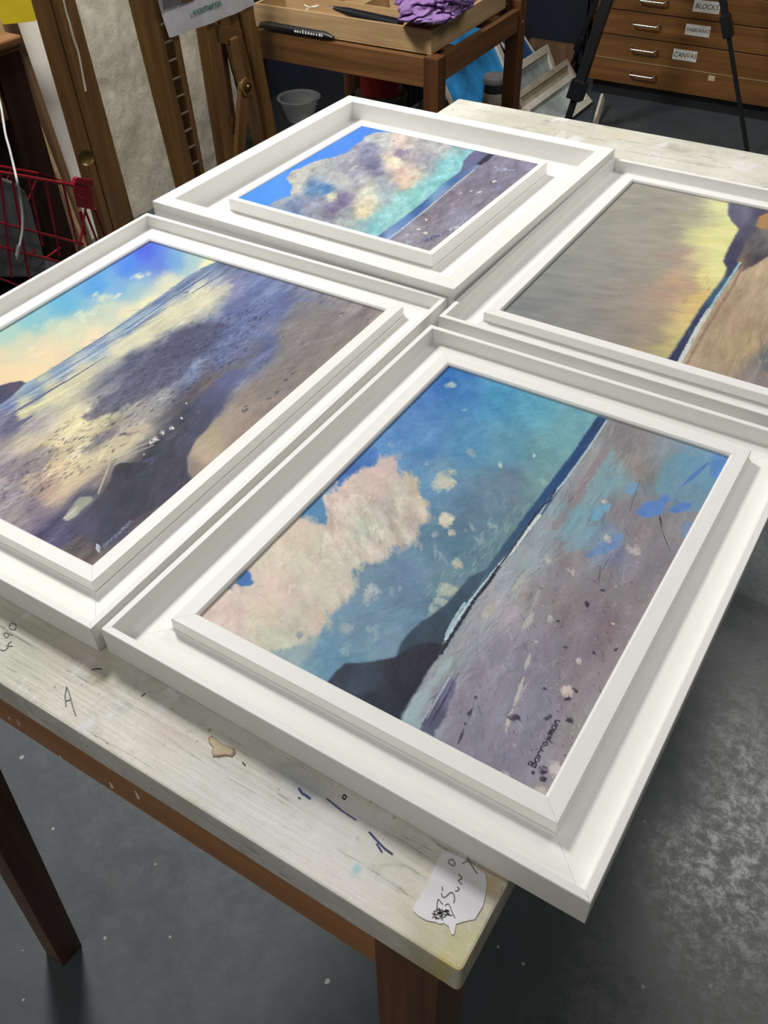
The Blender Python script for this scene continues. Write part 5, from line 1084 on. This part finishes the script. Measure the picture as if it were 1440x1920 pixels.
# positions read on the plane X = -2.25
def yz(px, py): p = on_x(px, py, XE); return p[1], p[2]
def post_px(a0, a1, b0, b1, name, mat='easel', thick=.05, X=XE, zt=1.6):
    # left edge through photo points a0 (up), a1 (down); right edge through b0, b1
    (ya0, za0), (ya1, za1), (yb0, zb0_), (yb1, zb1) = [tuple(on_x(*p, X)[1:]) for p in (a0, a1, b0, b1)]
    La = lambda z: ya1 + (ya0 - ya1) * (z - za1) / (za0 - za1); Lb = lambda z: yb1 + (yb0 - yb1) * (z - zb1) / (zb0_ - zb1)
    lo = [(X, La(0), 0), (X, Lb(0), 0), (X - thick, Lb(0), 0), (X - thick, La(0), 0)]; hi = [(X, La(zt), zt), (X, Lb(zt), zt), (X - thick, Lb(zt), zt), (X - thick, La(zt), zt)]
    return MB().hexa(lo, hi).build(name, mat, ez, bevel=.003)
up1 = post_px((96, 0), (206, 400), (142, 0), (249, 400), 'upright', thick=.055)
post_px((80, 0), (190, 400), (94, 0), (204, 400), 'guide_rail', thick=.045)
post_px((264, 0), (344, 330), (291, 0), (364, 320), 'mast_rail', thick=.05)
post_px((318, 40), (372, 300), (336, 66), (382, 310), 'mast_rail', thick=.05)
post_px((286, 0), (358, 320), (322, 60), (376, 310), 'mast_back', mat='dark_wood', thick=.012, X=XE - .045)
for px, py in ((304, 46), (312, 80), (320, 114), (328, 148), (335, 181), (343, 213), (350, 245), (357, 276), (364, 306)):
    p = E_(px, py, XE - .004); MB().tube([(p.x, p.y - .022, p.z), (p.x, p.y + .022, p.z)], .0042, 8).build('ratchet_pin', 'steel', ez)
p = E_(168, 297, XE + .02); MB().lathe((p.x - .02, p.y, p.z), [(0, 0), (.008, 0), (.008, .010), (.019, .012), (.021, .017), (.020, .022), (.014, .019), (.005, .018), (0, .018)], 30, axis=(1, -.5, .25)).build('brass_knob', 'brass', ez)
# dripped pale paint down the upright
dp = [(119, 0), (124, 22), (131, 45), (137, 70), (146, 95), (151, 118), (156, 145), (161, 171)]
MB().tube([E_(x, y, XE + .001) for x, y in dp], [.0022, .0025, .003, .0035, .003, .0026, .0026, .0032], 8).build('paint_drip', 'drip', ez)
# hinged frame at the right
post_px((384, 30), (424, 300), (402, 40), (440, 290), 'upright', thick=.045, zt=1.0)
post_px((408, 40), (444, 290), (424, 80), (452, 290), 'upright', mat='dark_wood', thick=.02, X=XE - .07, zt=1.0)
post_px((430, 30), (500, 290), (444, 20), (508, 280), 'upright', thick=.05, X=XE - .02, zt=1.0)
post_px((447, 20), (505, 280), (458, 18), (515, 260), 'upright', mat='dark_wood', thick=.03, X=XE - .04, zt=1.0)
post_px((460, 16), (506, 260), (474, 10), (519, 245), 'upright', thick=.045, X=XE, zt=1.0)
for (a, b) in (((404, 62), (446, 72)), ((424, 232), (452, 242))):
    a = E_(*a, XE - .02); b = E_(*b, XE - .02); MB().beam(a, b, .03, .048, (0, 0, 1)).build('crossbar', 'easel_x', ez, bevel=.002)
hg = E_(457, 162, XE + .012)
MB().beam(E_(447, 300, XE + .006), hg, .016, .046, (0, 1, .2)).build('brace', 'easel', ez, bevel=.004)
MB().beam(E_(438, 70, XE + .006), hg, .014, .03, (0, 1, .2)).build('brace', 'easel', ez, bevel=.004)
MB().lathe(hg, [(0, 0), (.026, 0), (.026, .014), (0, .014)], 24, axis=(1, 0, 0)).build('hinge_plate', 'easel', ez)
MB().lathe(hg + Vector((.014, 0, 0)), [(0, 0), (.016, 0), (.016, .003), (.010, .005), (.008, .012), (0, .012)], 24, axis=(1, 0, 0)).build('wing_bolt', 'brass', ez)
MB().box((XE - .06, 1.52, .0), (XE + .02, 2.42, .05)).build('foot_bar', 'easel_x', ez, bevel=.003)
MB().box((XE - .05, 1.55, 1.1), (XE - .01, 2.02, 1.15)).build('crossbar', 'easel_x', ez, bevel=.003)

# ------------------------------------------------------------------ hanging sheet
Xp = -1.984
sh_ = thing('printed_sheet', tuple(on_x(385, 30, Xp)), 'white printed sheet with green lettering hanging from the easel', 'paper')
pts_t = [(288, -60), (460, -90)]; 
L0, L1, L2 = [Vector(on_x(*p, Xp)) for p in ((286, -50), (296, 12), (318, 71))]; R0, R1, R2 = [Vector(on_x(*p, Xp)) for p in ((452, -90), (466, -30), (478, 9))]
NU, NV = 16, 14; vs = []; fs = []
for a in range(NU + 1):
    for b in range(NV + 1):
        u = a / NU; t = b / NV
        l = L0 * (1 - t) ** 2 + L1 * 2 * t * (1 - t) + L2 * t * t; r = R0 * (1 - t) ** 2 + R1 * 2 * t * (1 - t) + R2 * t * t
        p = l.lerp(r, u); p.x += .010 * math.sin(u * PI) + .003 * math.sin(u * 19) * t; vs.append(p)
for a in range(NU):
    for b in range(NV):
        i0 = a * (NV + 1) + b; fs.append((i0, i0 + 1, i0 + NV + 2, i0 + NV + 1))
n_sh = len(vs); vs += [v - Vector((.0006, 0, 0)) for v in vs]; fs += [tuple(n_sh + i for i in reversed(f)) for f in fs]
pm = MB(); pm.add(vs, fs); pm.smooth = True; pm.build('sheet', 'paper', sh_)
a = Vector(on_x(358, 27, Xp + .016)); b = Vector(on_x(419, 5, Xp + .016)); dr = (b - a)
upv = Vector((0, 0, 1)); lettering('KICKSTARTER', 'lettering', tuple((a + b) / 2), dr, upv, .0195, 'green_ink', sh_, bold=.0003)
q = [Vector(on_x(*p, Xp + .014)) for p in ((306, 19), (338, 9), (336, -30), (300, -25))]; MB().prism(q, (1, 0, 0), .0005).build('printed_photo', 'lid', sh_)
q = [Vector(on_x(*p, Xp + .014)) for p in ((340, 8), (366, 0), (364, -30), (338, -24))]; MB().prism(q, (1, 0, 0), .0005).build('printed_photo', 'brown_ply', sh_)

# ------------------------------------------------------------------ desk at the left
dk = thing('desk', (-2.48, 1.25, 0), 'dark wooden desk with a rounded top edge at the left', 'desk')
DZ = .785; DX = -2.20; DY = 1.655
MB().box((-2.75, .80, DZ - .026), (DX, DY, DZ)).build('desktop', 'desktop', dk, bevel=.009, seg=4)
MB().box((-2.74, .82, DZ - .034), (DX - .003, DY - .003, DZ - .027)).build('moulding', 'mahog_y', dk, bevel=.002)
for y0 in (DY - .095, .83): MB().box((-2.72, y0, 0), (DX - .012, y0 + .085, DZ - .034)).build('side_panel', 'desk', dk, bevel=.003)
dr_ = MB().box((DX - .04, .92, DZ - .19), (DX - .018, DY - .10, DZ - .04)).build('drawer', 'mahog_y', dk, bevel=.003)
MB().lathe((DX - .018, 1.2, DZ - .12), [(0, 0), (.006, 0), (.006, .012), (.014, .018), (.012, .026), (0, .028)], 20, axis=(1, 0, 0)).build('knob', 'brass', dr_)
MB().box((-2.72, .9, .30), (-2.70, DY - .1, DZ - .04)).build('back_panel', 'plinth', dk)

# ------------------------------------------------------------------ red wire basket, tub and cable
XB = -1.95
bk = thing('wire_basket', (XB - .12, 1.36, .0), 'red enamelled wire basket with a bracket plate at the left edge', 'basket')
def Bp(px, py, X=XB): return Vector(on_x(px, py, X))
wr = lambda pts, r=.0032: MB().tube(pts, r, 8)
rimA, rimB = Bp(-60, 312), Bp(168, 353); midA, midB = Bp(-60, 402), Bp(156, 458); lowA, lowB = Bp(-60, 447), Bp(112, 492); lowestA, lowestB = Bp(-60, 500), Bp(60, 545)
back = Vector((-.20, 0, 0))
wr([rimA, rimB, rimB + back, rimA + back], .0042).build('rim_wire', 'red', bk)
wr([midA, midB]).build('wire', 'red', bk); wr([lowA, lowB]).build('wire', 'red', bk); wr([lowestA, lowestB]).build('wire', 'red', bk); wr([midA + back, midB + back]).build('wire', 'red', bk)
for x0, y0, x1, y1 in ((-35, 316, -20, 500), (0, 324, 22, 520), (22, 328, 58, 540), (53, 333, 80, 460), (85, 340, 112, 480), (118, 345, 145, 455), (166, 355, 148, 470), (160, 395, 185, 460)):
    wr([Bp(x0, y0), Bp(x1, y1)], .0032).build('wire', 'red', bk)
for x0, y0, x1, y1 in ((178, 392, 200, 450), (150, 395, 160, 440)):
    wr([Bp(x0, y0, XB - .02), Bp(x1, y1, XB - .02)], .004).build('wire', 'red', bk)
for px, py, ex, ey in ((-20, 480, 22, 443), (55, 476, 74, 463), (84, 485, 112, 465)):
    wr([Bp(px, py), Bp(ex, ey, XB - .06)], .003).build('wire', 'red', bk)
for k in range(5):
    t = k / 4; p = lowA.lerp(lowB, t); wr([p, p + back, (rimA + back).lerp(rimB + back, t)], .003).build('wire', 'red', bk)
q = [Bp(138, 350, XB + .006), Bp(172, 356, XB + .006), Bp(178, 394, XB + .006), Bp(146, 388, XB + .006)]
MB().prism(q, (-1, 0, 0), .004).build('bracket_plate', 'red', bk, bevel=.001)
q = [Bp(142, 335, XB + .004), Bp(145, 332, XB + .004), Bp(174, 338, XB + .004), Bp(176, 350, XB + .004), Bp(140, 345, XB + .004)]
MB().prism(q, (-1, 0, 0), .012).build('bracket_hook', 'red', bk, bevel=.002)
for px, py in ((147, 366), (153, 370)): c = Bp(px, py, XB + .007); MB().lathe(c, [(0, .001), (.0015, 0)], 10, axis=(1, 0, 0)).build('screw', 'steel', bk)
MB().box((XB - .19, .9, .0), (XB - .01, 1.44, .28)).build('base_box', 'plinth', bk, bevel=.004)
tub = thing('plastic_tub', (XB - .11, 1.17, .34), 'grey plastic tub with a rounded shoulder inside the red basket', 'tub')
bm_ = MB(); prof_t = [Bp(-60, 330, XB - .03), Bp(0, 332, XB - .03), Bp(28, 342, XB - .03), Bp(48, 358, XB - .03), Bp(58, 385, XB - .03), Bp(78, 460, XB - .03), Bp(92, 520, XB - .03), Bp(-60, 520, XB - .03)]
bm_.prism(prof_t, (-1, 0, 0), .14).build('body', 'grey_cloth', tub, bevel=.006)
cb_ = thing('charging_cable', tuple(Bp(32, 480, XB + .02)), 'white charging cable dangling over the red basket', 'cable')
cp = [(-8, 160, -2.17), (2, 200, -2.14), (10, 250, -2.08), (18, 280, -2.03), (30, 330, XB + .02), (37, 365, XB + .02), (42, 400, XB + .02), (42, 430, XB + .02), (38, 455, XB + .02), (35, 464, XB + .02)]
MB().tube(smooth_pts([tuple(on_x(x, y, X)) for x, y, X in cp], 5), .0032, 8).build('cable', 'white_cable', cb_)
MB().tube([Bp(36, 460, XB + .02), Bp(32, 480, XB + .02)], .0055, 10).build('connector', 'lid', cb_); MB().tube([Bp(32, 480, XB + .02), Bp(31, 486, XB + .02)], .004, 8).build('plug', 'chrome', cb_)

# ------------------------------------------------------------------ lights: ceiling panels of the studio
def panel(name, loc, size, power, size_y=None, color=(1.0, 0.985, 0.95)):
    l = bpy.data.lights.new(name, 'AREA'); l.energy = power; l.shape = 'RECTANGLE'; l.size = size; l.size_y = size_y or size; l.color = color
    o = bpy.data.objects.new(name, l); COL.objects.link(o); o.location = loc; return o
panel('ceiling_light', (-2.05, 1.40, 2.66), 0.5, 92)
panel('ceiling_light', (0.12, 2.5, 2.66), 0.8, 27, 1.1)
panel('ceiling_light', (-0.5, -1.5, 2.66), 1.2, 21)
panel('ceiling_light', (2.2, 0.3, 2.66), 1.0, 5)
w = bpy.data.worlds.new('world'); bpy.context.scene.world = w; w.use_nodes = True
w.node_tree.nodes['Background'].inputs[0].default_value = (0.9, 0.95, 1.0, 1); w.node_tree.nodes['Background'].inputs[1].default_value = 0.25
sc = bpy.context.scene
sc.view_settings.view_transform = 'Standard'; sc.view_settings.look = 'None'; sc.view_settings.gamma = 1; sc.view_settings.exposure = -0.12; sc.view_settings.use_curve_mapping = False
